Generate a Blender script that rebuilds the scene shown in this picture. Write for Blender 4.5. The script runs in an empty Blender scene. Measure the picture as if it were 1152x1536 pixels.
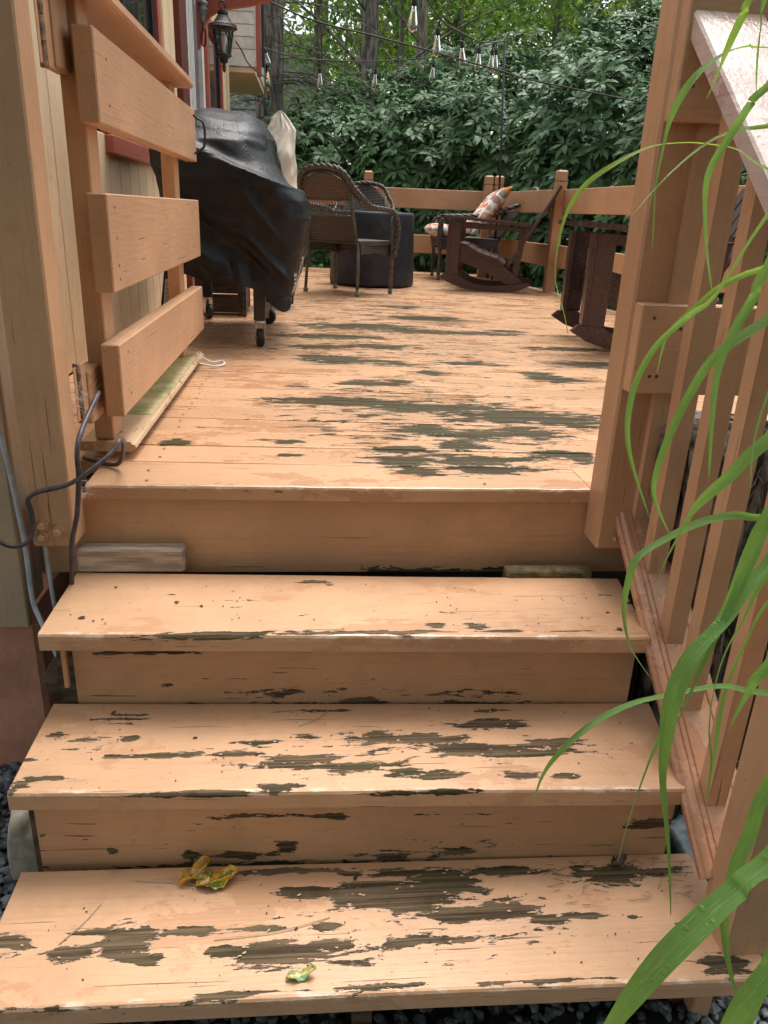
import bpy, bmesh, math, random
import numpy as np
from mathutils import Vector, Matrix, noise as mn
from mathutils.bvhtree import BVHTree
random.seed(7); rng=np.random.default_rng(7)
R=math.radians
SC=bpy.context.scene
COL=SC.collection
# ---------------- camera ----------------
CAM_Z=.60; PITCH=R(21.3); YAW=R(5.9); ROLL=R(2.5)
fw=Vector((math.sin(YAW)*math.cos(PITCH),math.cos(YAW)*math.cos(PITCH),-math.sin(PITCH)))
rt=Vector((math.cos(YAW),-math.sin(YAW),0)); up=rt.cross(fw)
cr=rt*math.cos(ROLL)+up*math.sin(ROLL); cu=up*math.cos(ROLL)-rt*math.sin(ROLL)
cd=bpy.data.cameras.new('camera'); co=bpy.data.objects.new('camera',cd); COL.objects.link(co)
M=Matrix((cr,cu,-fw)).transposed().to_4x4(); M.translation=(0,0,CAM_Z); co.matrix_world=M
cd.sensor_fit='VERTICAL'; cd.sensor_height=36; cd.lens=36*1154/1536; cd.clip_start=.02; cd.clip_end=500
SC.camera=co
# ---------------- world, sun, exposure ----------------
W=bpy.data.worlds.new("World"); SC.world=W; W.use_nodes=True
nt=W.node_tree; bg=nt.nodes['Background']
sky=nt.nodes.new('ShaderNodeTexSky'); sky.sky_type='NISHITA'; sky.sun_disc=False
SUN_EL,SUN_AZ=R(70),R(25)
sky.sun_elevation=SUN_EL; sky.sun_rotation=SUN_AZ; sky.dust_density=4; sky.air_density=1.0
hs=nt.nodes.new('ShaderNodeHueSaturation'); hs.inputs['Saturation'].default_value=.32
nt.links.new(sky.outputs[0],hs.inputs['Color']); nt.links.new(hs.outputs[0],bg.inputs['Color'])
bg.inputs['Strength'].default_value=.145
sl=bpy.data.lights.new('sun','SUN'); sl.energy=1.0; sl.angle=R(28); sl.color=(1,.96,.9)
so=bpy.data.objects.new('sun',sl); COL.objects.link(so)
sd=Vector((math.sin(SUN_AZ)*math.cos(SUN_EL),math.cos(SUN_AZ)*math.cos(SUN_EL),math.sin(SUN_EL)))
so.rotation_euler=sd.to_track_quat('Z','Y').to_euler()
vs=SC.view_settings; vs.view_transform='Standard'; vs.look='None'; vs.gamma=1; vs.exposure=1.08; vs.use_curve_mapping=False
SC.cycles.max_bounces=6; SC.cycles.diffuse_bounces=3; SC.cycles.transparent_max_bounces=8
PATCH=dict(T1=[(0.351, 1.398, 0.035, 0.0195, 1.0), (0.267, 1.405, 0.023, 0.0115, 1.0), (0.001, 1.607, 0.04, 0.0105, 1.0), (0.047, 1.59, 0.018, 0.0065, 1.0), (0.67, 1.538, 0.054, 0.01, 0.8), (0.732, 1.494, 0.016, 0.0095, 1.0), (0.104, 1.375, 0.562, 0.0065, 0.9), (-0.086, 1.381, 0.272, 0.0055, 0.8), (0.332, 1.41, 0.13, 0.0395, 0.35), (0.052, 1.513, 0.634, 0.139, 0.22), (-0.286, 1.509, 0.004, 0.009, 1.0), (-0.468, 1.445, 0.008, 0.0085, 1.0), (0.656, 1.377, 0.008, 0.0085, 1.0)],
T2=[(0.373, 1.319, 0.074, 0.022, 1.0), (0.137, 1.279, 0.075, 0.021, 1.0), (0.238, 1.269, 0.082, 0.021, 1.0), (0.315, 1.241, 0.095, 0.018, 1.0), (0.367, 1.227, 0.08, 0.02, 1.0), (0.495, 1.245, 0.069, 0.019, 1.0), (0.446, 1.22, 0.081, 0.012, 1.0), (0.41, 1.159, 0.054, 0.015, 1.0), (0.487, 1.154, 0.031, 0.011, 1.0), (-0.016, 1.218, 0.083, 0.0175, 1.0), (0.092, 1.192, 0.09, 0.017, 1.0), (0.187, 1.179, 0.051, 0.0075, 1.0), (0.251, 1.172, 0.025, 0.0095, 1.0), (-0.285, 1.239, 0.083, 0.01, 1.0), (-0.373, 1.242, 0.019, 0.006, 1.0), (-0.133, 1.239, 0.058, 0.008, 1.0), (-0.109, 1.274, 0.05, 0.0085, 1.0), (0.003, 1.284, 0.033, 0.0105, 1.0), (-0.353, 1.293, 0.019, 0.0085, 1.0), (-0.448, 1.292, 0.049, 0.0065, 1.0), (-0.498, 1.311, 0.028, 0.013, 1.0), (-0.484, 1.183, 0.048, 0.007, 1.0), (-0.519, 1.167, 0.028, 0.016, 1.0), (-0.529, 1.155, 0.017, 0.014, 1.0), (-0.525, 1.236, 0.02, 0.006, 1.0), (-0.064, 1.143, 0.051, 0.0125, 1.0), (-0.349, 1.371, 0.057, 0.0045, 1.0), (-0.387, 1.359, 0.081, 0.0045, 1.0), (-0.195, 1.136, 0.18, 0.0055, 1.0), (0.168, 1.122, 0.198, 0.0055, 1.0), (0.024, 1.374, 0.085, 0.007, 0.8), (0.382, 1.363, 0.044, 0.0075, 1.0), (0.18, 1.234, 0.58, 0.0905, 0.34), (0.224, 1.17, 0.116, 0.026, 0.42), (-0.448, 1.299, 0.142, 0.104, 0.3)],
T3=[(0.011, 1.08, 0.068, 0.014, 1.0), (0.123, 1.086, 0.1, 0.0215, 1.0), (0.183, 1.058, 0.112, 0.0445, 1.0), (0.251, 1.091, 0.063, 0.025, 1.0), (0.3, 1.014, 0.091, 0.018, 1.0), (0.352, 1.026, 0.043, 0.013, 1.0), (-0.136, 0.962, 0.039, 0.017, 1.0), (-0.046, 0.955, 0.102, 0.0215, 1.0), (0.056, 0.964, 0.081, 0.0155, 1.0), (0.16, 0.962, 0.058, 0.0095, 1.0), (0.266, 0.964, 0.047, 0.0065, 1.0), (-0.308, 0.992, 0.056, 0.034, 1.0), (-0.391, 0.97, 0.035, 0.0215, 1.0), (-0.274, 0.956, 0.034, 0.0125, 1.0), (-0.358, 1.013, 0.057, 0.008, 1.0), (-0.504, 1.002, 0.039, 0.0225, 1.0), (-0.204, 1.008, 0.048, 0.0095, 1.0), (-0.083, 1.005, 0.052, 0.007, 1.0), (0.028, 1.0, 0.033, 0.0125, 1.0), (0.443, 0.995, 0.04, 0.011, 1.0), (0.501, 1.001, 0.062, 0.007, 1.0), (0.593, 0.994, 0.015, 0.0055, 1.0), (0.586, 1.093, 0.076, 0.027, 1.0), (0.528, 1.1, 0.02, 0.019, 1.0), (0.686, 1.091, 0.06, 0.0125, 1.0), (-0.078, 1.129, 0.165, 0.008, 1.0), (0.177, 1.115, 0.142, 0.0145, 1.0), (0.384, 1.109, 0.092, 0.0125, 1.0), (0.712, 0.976, 0.034, 0.0205, 1.0), (0.712, 0.891, 0.056, 0.0245, 1.0), (-0.065, 0.885, 0.151, 0.0055, 1.0), (0.108, 0.883, 0.131, 0.006, 1.0), (0.174, 0.884, 0.033, 0.006, 1.0), (0.375, 0.879, 0.135, 0.0035, 1.0), (0.162, 0.991, 0.503, 0.1075, 0.33), (-0.239, 0.98, 0.284, 0.0645, 0.3), (0.256, 0.972, 0.106, 0.0265, 0.42)],
DK=[(0.12, 2.543, 0.252, 0.0775, 1.0), (0.428, 2.484, 0.302, 0.0845, 1.0), (0.675, 2.388, 0.275, 0.097, 1.0), (0.815, 2.338, 0.136, 0.085, 1.0), (0.345, 2.204, 0.122, 0.06, 1.0), (0.497, 2.162, 0.143, 0.066, 1.0), (0.665, 2.187, 0.105, 0.075, 1.0), (0.417, 2.048, 0.077, 0.066, 1.0), (0.242, 1.994, 0.101, 0.0435, 1.0), (0.25, 1.904, 0.106, 0.046, 1.0), (0.408, 1.9, 0.126, 0.058, 1.0), (0.464, 1.829, 0.122, 0.038, 1.0), (0.288, 1.796, 0.067, 0.021, 1.0), (0.732, 1.954, 0.042, 0.0555, 1.0), (0.666, 1.982, 0.077, 0.038, 1.0), (0.537, 1.915, 0.11, 0.0235, 1.0), (0.257, 1.821, 0.086, 0.016, 1.0), (-0.065, 2.047, 0.051, 0.0255, 1.0), (-0.12, 2.071, 0.027, 0.0195, 1.0), (-0.061, 1.937, 0.038, 0.0145, 1.0), (-0.349, 2.032, 0.039, 0.0255, 1.0), (-0.36, 2.045, 0.021, 0.0255, 1.0), (0.233, 2.852, 0.115, 0.06, 1.0), (-0.063, 2.786, 0.048, 0.034, 1.0), (0.338, 2.886, 0.051, 0.0365, 1.0), (0.493, 3.072, 0.05, 0.069, 1.0), (0.124, 3.318, 0.175, 0.095, 1.0), (0.039, 3.385, 0.117, 0.065, 1.0), (0.35, 3.27, 0.117, 0.062, 1.0), (0.676, 3.312, 0.183, 0.048, 1.0), (0.99, 3.022, 0.13, 0.068, 1.0), (0.921, 3.122, 0.073, 0.0435, 1.0), (1.228, 3.354, 0.163, 0.0835, 1.0), (1.302, 3.77, 0.256, 0.062, 1.0), (0.846, 4.215, 0.353, 0.075, 1.0), (0.296, 3.689, 0.229, 0.0775, 1.0), (0.112, 3.965, 0.277, 0.088, 1.0), (0.271, 4.356, 0.345, 0.132, 1.0), (0.555, 4.233, 0.228, 0.1005, 1.0), (1.099, 4.337, 0.121, 0.053, 1.0), (0.706, 4.79, 0.26, 0.1275, 1.0), (0.042, 3.648, 0.189, 0.075, 1.0), (0.605, 5.386, 0.289, 0.1195, 0.8), (0.37, 2.408, 0.623, 0.663, 0.4), (0.494, 2.742, 0.493, 0.643, 0.3), (0.406, 3.661, 0.892, 0.738, 0.35), (0.346, 4.473, 0.884, 0.7075, 0.36), (0.41, 1.936, 0.331, 0.2365, 0.36), (0.326, 5.361, 0.868, 0.544, 0.4), (-0.318, 2.279, 0.268, 0.451, 0.22), (1.069, 3.383, 0.242, 0.9425, 0.3)],
R0=[(0.388, -0.222, 0.204, 0.005, 1.0), (-0.167, -0.215, 0.112, 0.004, 1.0), (0.557, -0.216, 0.103, 0.008, 1.0), (0.22, -0.192, 0.506, 0.037, 0.2)],
R1=[(0.199, -0.409, 0.58, 0.007, 1.0), (-0.28, -0.275, 0.082, 0.004, 1.0), (-0.414, -0.272, 0.027, 0.005, 1.0), (-0.089, -0.335, 0.358, 0.007, 0.38), (0.197, -0.375, 0.529, 0.027, 0.4), (-0.298, -0.348, 0.017, 0.009, 0.9), (0.344, -0.369, 0.06, 0.008, 0.8)],
R2=[(0.05, -0.605, 0.603, 0.011, 1.0), (-0.143, -0.567, 0.026, 0.007, 1.0), (-0.225, -0.568, 0.015, 0.013, 1.0), (-0.054, -0.563, 0.032, 0.008, 1.0), (-0.041, -0.555, 0.019, 0.017, 1.0), (0.168, -0.587, 0.037, 0.009, 1.0), (0.3, -0.566, 0.037, 0.01, 1.0), (0.412, -0.611, 0.042, 0.007, 1.0), (-0.08, -0.595, 0.078, 0.011, 1.0), (0.209, -0.613, 0.081, 0.014, 1.0), (0.707, -0.62, 0.065, 0.018, 1.0), (0.686, -0.503, 0.056, 0.013, 1.0), (0.048, -0.472, 0.391, 0.005, 0.9), (-0.424, -0.524, 0.021, 0.005, 1.0), (-0.496, -0.523, 0.01, 0.008, 1.0), (-0.372, -0.556, 0.014, 0.003, 1.0), (0.625, -0.551, 0.028, 0.004, 1.0), (0.18, -0.574, 0.452, 0.043, 0.36), (0.049, -0.518, 0.603, 0.084, 0.22)])
BLADES=[(0.0152, 0, [(0.262, 0.315, 0.26), (0.248, 0.316, 0.239), (0.231, 0.316, 0.216), (0.211, 0.315, 0.188), (0.194, 0.313, 0.158), (0.181, 0.311, 0.128)]), (0.01, 1, [(0.367, 0.569, 0.441), (0.34, 0.57, 0.409), (0.318, 0.573, 0.381), (0.306, 0.572, 0.349), (0.3, 0.573, 0.32), (0.299, 0.571, 0.286)]), (0.0077, 1, [(0.39, 0.643, 0.527), (0.351, 0.645, 0.495), (0.334, 0.645, 0.464), (0.32, 0.641, 0.426), (0.313, 0.639, 0.392), (0.315, 0.639, 0.366), (0.333, 0.634, 0.332)]), (0.0058, 1, [(0.358, 0.693, 0.534), (0.341, 0.698, 0.518), (0.319, 0.699, 0.493), (0.306, 0.698, 0.462), (0.302, 0.695, 0.43), (0.306, 0.693, 0.4), (0.317, 0.688, 0.368), (0.334, 0.681, 0.33)]), (0.0071, 1, [(0.439, 0.652, 0.341), (0.411, 0.663, 0.339), (0.382, 0.67, 0.328), (0.35, 0.674, 0.307), (0.327, 0.677, 0.285), (0.321, 0.675, 0.256), (0.321, 0.672, 0.227), (0.331, 0.666, 0.191), (0.358, 0.658, 0.154)]), (0.0071, 1, [(0.416, 0.558, 0.206), (0.378, 0.571, 0.205), (0.336, 0.579, 0.191), (0.302, 0.586, 0.176), (0.271, 0.59, 0.153), (0.243, 0.59, 0.122), (0.227, 0.589, 0.092), (0.22, 0.585, 0.055)]), (0.0142, 1, [(0.368, 0.532, 0.346), (0.339, 0.525, 0.301), (0.313, 0.522, 0.265), (0.302, 0.517, 0.227), (0.3, 0.512, 0.194), (0.301, 0.506, 0.157), (0.31, 0.49, 0.098), (0.317, 0.474, 0.036)]), (0.0071, 1, [(0.361, 0.569, 0.276), (0.348, 0.568, 0.241), (0.327, 0.559, 0.186), (0.314, 0.554, 0.144), (0.304, 0.548, 0.099), (0.298, 0.544, 0.06), (0.296, 0.542, 0.029)]), (0.0065, 1, [(0.391, 0.564, 0.325), (0.376, 0.56, 0.285), (0.364, 0.557, 0.248), (0.359, 0.552, 0.208), (0.361, 0.548, 0.172), (0.368, 0.544, 0.139), (0.369, 0.54, 0.101)]), (0.0065, 1, [(0.415, 0.589, 0.285), (0.402, 0.587, 0.245), (0.392, 0.585, 0.203), (0.39, 0.581, 0.161), (0.392, 0.578, 0.124), (0.391, 0.574, 0.079)]), (0.0036, 1, [(0.424, 0.768, 0.689), (0.408, 0.784, 0.687), (0.383, 0.798, 0.675), (0.351, 0.805, 0.644), (0.319, 0.807, 0.603)]), (0.005, 1, [(0.472, 0.837, 0.657), (0.444, 0.854, 0.675), (0.42, 0.866, 0.68), (0.392, 0.876, 0.681), (0.362, 0.884, 0.676), (0.33, 0.889, 0.66), (0.298, 0.89, 0.637), (0.279, 0.888, 0.607), (0.271, 0.881, 0.569), (0.271, 0.875, 0.537), (0.283, 0.867, 0.502), (0.29, 0.865, 0.48)]), (0.0065, 1, [(0.424, 0.794, 0.757), (0.41, 0.805, 0.759), (0.393, 0.812, 0.754), (0.37, 0.815, 0.736), (0.355, 0.816, 0.713), (0.348, 0.816, 0.692), (0.345, 0.814, 0.666), (0.342, 0.81, 0.636), (0.344, 0.806, 0.606), (0.346, 0.802, 0.576)]), (0.0058, 1, [(0.358, 0.703, 0.781), (0.351, 0.709, 0.761), (0.345, 0.714, 0.738), (0.344, 0.721, 0.722), (0.341, 0.727, 0.702)]), (0.0053, 1, [(0.353, 0.68, 0.776), (0.356, 0.686, 0.75), (0.362, 0.693, 0.728), (0.37, 0.699, 0.705)]), (0.0059, 1, [(0.377, 0.695, 0.71), (0.367, 0.699, 0.697), (0.361, 0.703, 0.682), (0.351, 0.704, 0.661), (0.345, 0.706, 0.643), (0.346, 0.706, 0.621), (0.352, 0.698, 0.58), (0.361, 0.691, 0.543)]), (0.005, 1, [(0.437, 0.74, 0.566), (0.419, 0.751, 0.556), (0.404, 0.761, 0.544), (0.389, 0.769, 0.526), (0.365, 0.773, 0.496), (0.359, 0.771, 0.455)]), (0.0071, 1, [(0.354, 0.6, 0.572), (0.348, 0.601, 0.547), (0.339, 0.603, 0.52), (0.332, 0.602, 0.488), (0.332, 0.595, 0.445), (0.335, 0.588, 0.4)]), (0.0089, 1, [(0.327, 0.414, 0.229), (0.32, 0.41, 0.19), (0.313, 0.407, 0.156), (0.311, 0.401, 0.116), (0.321, 0.392, 0.07), (0.342, 0.38, 0.019)]), (0.0115, 0, [(0.268, 0.285, 0.243), (0.257, 0.286, 0.212), (0.247, 0.287, 0.184), (0.241, 0.288, 0.156)]), (0.0083, 1, [(0.368, 0.502, 0.271), (0.363, 0.512, 0.239), (0.361, 0.52, 0.2)]), (0.0107, 1, [(0.308, 0.48, 0.529), (0.303, 0.482, 0.5), (0.301, 0.483, 0.465), (0.306, 0.481, 0.427)]), (0.0118, 0, [(0.327, 0.365, 0.187), (0.324, 0.364, 0.146), (0.32, 0.361, 0.103), (0.316, 0.359, 0.059)]), (0.0094, 1, [(0.36, 0.531, 0.398), (0.351, 0.53, 0.359), (0.345, 0.529, 0.324), (0.327, 0.522, 0.266), (0.309, 0.514, 0.209)])]

# ---------------- mesh helpers ----------------
class G:
    def __init__(s): s.v=[]; s.f=[]
    def add(s,v,f):
        n=len(s.v); s.v.extend(v); s.f.extend([tuple(i+n for i in q) for q in f]); return s
    def box(s,x0,x1,y0,y1,z0,z1,c=.003):
        c=min(c,(x1-x0)/2.2,(y1-y0)/2.2,(z1-z0)/2.2)
        bm=bmesh.new(); bmesh.ops.create_cube(bm,size=1)
        for v in bm.verts: v.co=Vector((x0+(v.co.x+.5)*(x1-x0),y0+(v.co.y+.5)*(y1-y0),z0+(v.co.z+.5)*(z1-z0)))
        if c>0: bmesh.ops.bevel(bm,geom=bm.edges[:],offset=c,segments=1,affect='EDGES')
        return s.bm(bm)
    def bm(s,bm,M=None):
        bm.verts.index_update()
        v=[tuple((M@q.co) if M else q.co) for q in bm.verts]; f=[tuple(q.index for q in p.verts) for p in bm.faces]; bm.free(); return s.add(v,f)
    def prism(s,poly,axis,a,b):
        # poly: 2-D points in the plane normal to axis; extruded a..b
        def mk(p,t):
            if axis=='x': return (t,p[0],p[1])
            if axis=='y': return (p[0],t,p[1])
            return (p[0],p[1],t)
        n=len(poly); v=[mk(p,a) for p in poly]+[mk(p,b) for p in poly]
        f=[tuple(range(n))[::-1],tuple(range(n,2*n))]+[(i,(i+1)%n,n+(i+1)%n,n+i) for i in range(n)]
        return s.add(v,f)
    def tube(s,pts,r,n=8,caps=True):
        pts=[Vector(p) for p in pts]; k=len(pts)
        rs=r if hasattr(r,'__len__') else [r]*k
        v=[];f=[]; prev=None
        for i,p in enumerate(pts):
            t=(pts[min(i+1,k-1)]-pts[max(i-1,0)]).normalized()
            if prev is None:
                a=Vector((0,0,1)) if abs(t.z)<.9 else Vector((1,0,0)); u=t.cross(a).normalized()
            else: u=(prev-t*prev.dot(t)).normalized()
            prev=u; w=t.cross(u)
            for j in range(n):
                an=2*math.pi*j/n; v.append(tuple(p+(u*math.cos(an)+w*math.sin(an))*rs[i]))
        for i in range(k-1):
            for j in range(n): f.append((i*n+j,i*n+(j+1)%n,(i+1)*n+(j+1)%n,(i+1)*n+j))
        if caps: f.append(tuple(range(n))[::-1]); f.append(tuple(range((k-1)*n,k*n)))
        return s.add(v,f)
    def lathe(s,prof,c=(0,0,0),n=24,sq=None):
        v=[];f=[]
        for r,z in prof:
            for j in range(n):
                a=2*math.pi*(j+.5)/n; v.append((c[0]+r*math.cos(a),c[1]+r*math.sin(a),c[2]+z))
        for i in range(len(prof)-1):
            for j in range(n): f.append((i*n+j,i*n+(j+1)%n,(i+1)*n+(j+1)%n,(i+1)*n+j))
        f.append(tuple(range(n))[::-1]); f.append(tuple(range((len(prof)-1)*n,len(prof)*n)))
        return s.add(v,f)
    def xf(s,M):
        s.v=[tuple(M@Vector(p)) for p in s.v]; return s
def smoothpath(pts,k=6):
    P=[Vector(p) for p in pts]; out=[]
    for i in range(len(P)-1):
        a=P[max(i-1,0)];b=P[i];c=P[i+1];d=P[min(i+2,len(P)-1)]
        for j in range(k):
            t=j/k
            out.append(.5*((2*b)+(c-a)*t+(2*a-5*b+4*c-d)*t*t+(3*b-a-3*c+d)*t**3))
    out.append(P[-1]); return out
def mesh(name,g,mat,smooth=False):
    me=bpy.data.meshes.new(name); me.from_pydata(g.v,[],g.f); me.update()
    if smooth: me.shade_smooth() if hasattr(me,'shade_smooth') else None
    if mat: me.materials.append(mat)
    return me
def ob(name,g,mat,parent=None,smooth=False,world=True,me=None):
    if me is None:
        if parent is not None and world:
            p=parent; off=Vector((0,0,0))
            while p: off+=Vector(p.location); p=p.parent
            g.v=[(a-off.x,b-off.y,c-off.z) for a,b,c in g.v]
        me=mesh(name,g,mat,smooth)
    o=bpy.data.objects.new(name,me); COL.objects.link(o)
    if parent: o.parent=parent
    return o
def tag(o,label=None,cat=None,group=None,kind=None):
    if label: o['label']=label
    if cat: o['category']=cat
    if group: o['group']=group
    if kind: o['kind']=kind
    return o
def thing(name,loc,label,cat,group=None,rz=0):
    o=bpy.data.objects.new(name,None); COL.objects.link(o); o.location=loc; o.rotation_euler=(0,0,rz)
    o.empty_display_size=.1
    return tag(o,label,cat,group)
def copy_tree(o,parent=None):
    kids=[c for c in COL.objects if c.parent==o]
    c=o.copy(); COL.objects.link(c); c.parent=parent
    for k in kids: copy_tree(k,c)
    return c
def npmesh(name,V,F4,mat,F3=None,smooth=False):
    me=bpy.data.meshes.new(name); V=np.asarray(V,np.float32)
    n4=len(F4) if F4 is not None else 0; n3=len(F3) if F3 is not None else 0
    me.vertices.add(len(V)); me.vertices.foreach_set('co',V.ravel())
    loops=np.concatenate([np.asarray(F4,np.int32).ravel() if n4 else np.zeros(0,np.int32),np.asarray(F3,np.int32).ravel() if n3 else np.zeros(0,np.int32)])
    me.loops.add(len(loops)); me.loops.foreach_set('vertex_index',loops)
    me.polygons.add(n4+n3)
    st=np.concatenate([np.arange(n4)*4,n4*4+np.arange(n3)*3]).astype(np.int32)
    me.polygons.foreach_set('loop_start',st)
    me.polygons.foreach_set('use_smooth',np.full(n4+n3,smooth))
    me.update(calc_edges=True); me.validate()
    me.materials.append(mat); return me
# ---------------- materials ----------------
def newmat(name):
    m=bpy.data.materials.new(name); m.use_nodes=True; t=m.node_tree
    return m,t,t.nodes['Principled BSDF']
class N:
    def __init__(s,t): s.t=t
    def __call__(s,typ,ins={},**kw):
        n=s.t.nodes.new('ShaderNode'+typ)
        for k,v in kw.items(): setattr(n,k,v)
        for k,v in ins.items():
            if isinstance(v,bpy.types.NodeSocket): s.t.links.new(v,n.inputs[k])
            else: n.inputs[k].default_value=v
        return n
    def m(s,op,a,b=0,c=0):
        n=s('Math',operation=op)
        for i,v in enumerate((a,b,c)):
            if isinstance(v,bpy.types.NodeSocket): s.t.links.new(v,n.inputs[i])
            else: n.inputs[i].default_value=v
        return n.outputs[0]
    def step(s,v,a,b):
        n=s('MapRange',{'Value':v,'From Min':a,'From Max':b},interpolation_type='SMOOTHSTEP'); return n.outputs[0]
    def mix(s,f,a,b,bt='MIX'):
        n=s('Mix',data_type='RGBA',blend_type=bt)
        for k,v in ((0,f),(6,a),(7,b)):
            if isinstance(v,bpy.types.NodeSocket): s.t.links.new(v,n.inputs[k])
            else: n.inputs[k].default_value=(*v,1) if isinstance(v,tuple) and len(v)==3 else v
        return n.outputs[2]
    def noise(s,vec,scale,detail=4,rough=.55,dist=0):
        return s('TexNoise',{'Vector':vec,'Scale':scale,'Detail':detail,'Roughness':rough,'Distortion':dist}).outputs[0]
def coords(n,rand=True,scale=(1,1,1)):
    tc=n('TexCoord'); v=tc.outputs['Object']
    if rand:
        oi=n('ObjectInfo'); r=n.m('MULTIPLY',oi.outputs['Random'],37.)
        v=n('VectorMath',{0:v,1:n('CombineXYZ',{0:r,1:r,2:r}).outputs[0]},operation='ADD').outputs[0]
    def sc(s_): return n('VectorMath',{0:v,1:s_},operation='MULTIPLY').outputs[0]
    return sc
def grain(axis,along,across):
    return {'x':(along,across,across),'y':(across,along,across),'z':(across,across,along)}[axis]
def paint_mat(name,axis='x',base=(.60,.350,.198),peel=-.35,wet=.5,rough=.42,woodc=((.160,.112,.066),(.050,.035,.020)),amp=2.1,chip=0.):
    m,t,b=newmat(name); n=N(t); sc=coords(n)
    at=n('Attribute',attribute_name='bare').outputs['Fac']
    n1=n.noise(sc(grain(axis,8,34)),1,8,.74,.35)
    n2=n.noise(sc(grain(axis,30,110)),1,3,.6)
    val=n.m('ADD',n.m('ADD',at,peel),n.m('ADD',n.m('MULTIPLY',n.m('SUBTRACT',n1,.5),amp),n.m('MULTIPLY',n.m('SUBTRACT',n2,.5),.55)))
    mask=n.step(val,.495,.505); halo=n.m('SUBTRACT',n.step(val,.472,.488),mask)
    # paint colour variation, grime, damp patches
    nb=n.noise(sc((2.3,2.3,2.3)),1,5,.6); nf=n.noise(sc(grain(axis,5,115)),1,4,.55); ck=n.noise(sc(grain(axis,3.2,170)),1,2,.5,.2); crack=n.step(ck,.705,.73); ng=n.noise(sc((17,17,17)),1,4,.65)
    pc=n.mix(n.step(nb,.3,.7),tuple(c*.84 for c in base),tuple(min(1,c*1.08) for c in base))
    pc=n.mix(n.m('MULTIPLY',n.step(nf,.52,.70),.30),pc,tuple(c*.72 for c in base))
    pc=n.mix(n.m('MULTIPLY',n.step(ng,.50,.30),.38),pc,tuple(c*.78 for c in base)); pc=n.mix(n.m('MULTIPLY',crack,.7),pc,(.09,.06,.04))
    nw=n.noise(sc(grain(axis,3.1,6.)),1,6,.7); wetm=n.m('MULTIPLY',n.step(nw,.60-.12*wet,.62-.12*wet),max(0,min(1,wet*1.4)))
    pc=n.mix(n.m('MULTIPLY',wetm,.9),pc,tuple(c*f for c,f in zip(base,(.80,.72,.68))))
    sp=n.noise(sc((160,160,160)),1,1,.5); pc=n.mix(n.m('MULTIPLY',n.step(sp,.74,.78),.5),pc,(.10,.07,.045))
    pc=n.mix(n.m('MULTIPLY',halo,.9),pc,(.78,.62,.50))
    kv=n('TexVoronoi',{'Vector':sc(grain(axis,1.9,5.5)),'Scale':1.0},feature='F1').outputs['Distance']; kn=n.step(kv,.075,.045); pc=n.mix(n.m('MULTIPLY',kn,.38),pc,tuple(c*.55 for c in base))
    ed=n('Attribute',attribute_name='edge').outputs['Fac']; en=n.noise(sc(grain(axis,22,60)),1,5,.65)
    pc=n.mix(n.m('MULTIPLY',ed,n.step(en,.50,.64)),pc,(.74,.56,.42))
    g=n.noise(sc(grain(axis,3,120)),1,5,.65,.4); wc=n.mix(n.step(g,.38,.62),woodc[1],woodc[0]); wc=n.mix(n.m('MULTIPLY',n.step(ng,.55,.7),.6),wc,(.05,.028,.016))
    gm=n.noise(sc(grain(axis,3,9)),1,3,.5); wc=n.mix(n.m('MULTIPLY',n.step(gm,.50,.66),.45),wc,(.055,.058,.018))
    colr=n.mix(mask,pc,wc); t.links.new(colr,b.inputs['Base Color'])
    ro=n.m('ADD',n.m('SUBTRACT',rough,n.m('MULTIPLY',wetm,.2)),n.m('MULTIPLY',mask,.25)); t.links.new(ro,b.inputs['Roughness'])
    t.links.new(n.m('SUBTRACT',.42,n.m('MULTIPLY',mask,.32)),b.inputs['Specular IOR Level'])
    h=n.m('ADD',n.m('MULTIPLY',mask,-1.2),n.m('ADD',n.m('ADD',n.m('MULTIPLY',nf,.55),n.m('MULTIPLY',crack,-.8)),n.m('ADD',n.m('MULTIPLY',n.noise(sc((75,75,75)),1,3,.6),.35),n.m('MULTIPLY',n.m('MULTIPLY',g,mask),.7))))
    bp=n('Bump',{'Height':h,'Strength':.9,'Distance':.0022}); t.links.new(bp.outputs[0],b.inputs['Normal'])
    return m
def simple_mat(name,c,rough=.5,metal=0,var=.15,scale=8,bump=0,bscale=60,stretch=(1,1,1),spec=.5,c2=None,coat=0):
    m,t,b=newmat(name); n=N(t); sc=coords(n)
    nb=n.noise(sc(tuple(scale*q for q in stretch)),1,5,.6)
    c2=c2 or tuple(q*(1-2*var) for q in c)
    col=n.mix(n.step(nb,.35,.65),c2,tuple(min(1,q*(1+var)) for q in c)); t.links.new(col,b.inputs['Base Color'])
    b.inputs['Roughness'].default_value=rough; b.inputs['Metallic'].default_value=metal; b.inputs['Specular IOR Level'].default_value=spec
    b.inputs['Coat Weight'].default_value=coat
    if bump:
        bn=n.noise(sc(tuple(bscale*q for q in stretch)),1,4,.6)
        bp=n('Bump',{'Height':bn,'Strength':bump,'Distance':.003}); t.links.new(bp.outputs[0],b.inputs['Normal'])
    return m
PX=paint_mat('paint_grain_x','x',wet=-.6); PXT=paint_mat('paint_tread','x',peel=-.02,wet=.45)
PXD=paint_mat('paint_deck','x',peel=0.0,wet=.55,rough=.31,amp=2.3,woodc=((.092,.074,.038),(.032,.026,.014)))
PXR=paint_mat('paint_riser','x',base=(.54,.31,.17),peel=.01,wet=-.2)
PY=paint_mat('paint_grain_y','y',wet=-.6); PZ=paint_mat('paint_grain_z','z',wet=-.6,base=(.58,.335,.185))
POL=paint_mat('paint_handrail','y',base=(.64,.50,.44),peel=.05,wet=.8,rough=.28,amp=1.6,woodc=((.55,.50,.50),(.40,.27,.21)))
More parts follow.
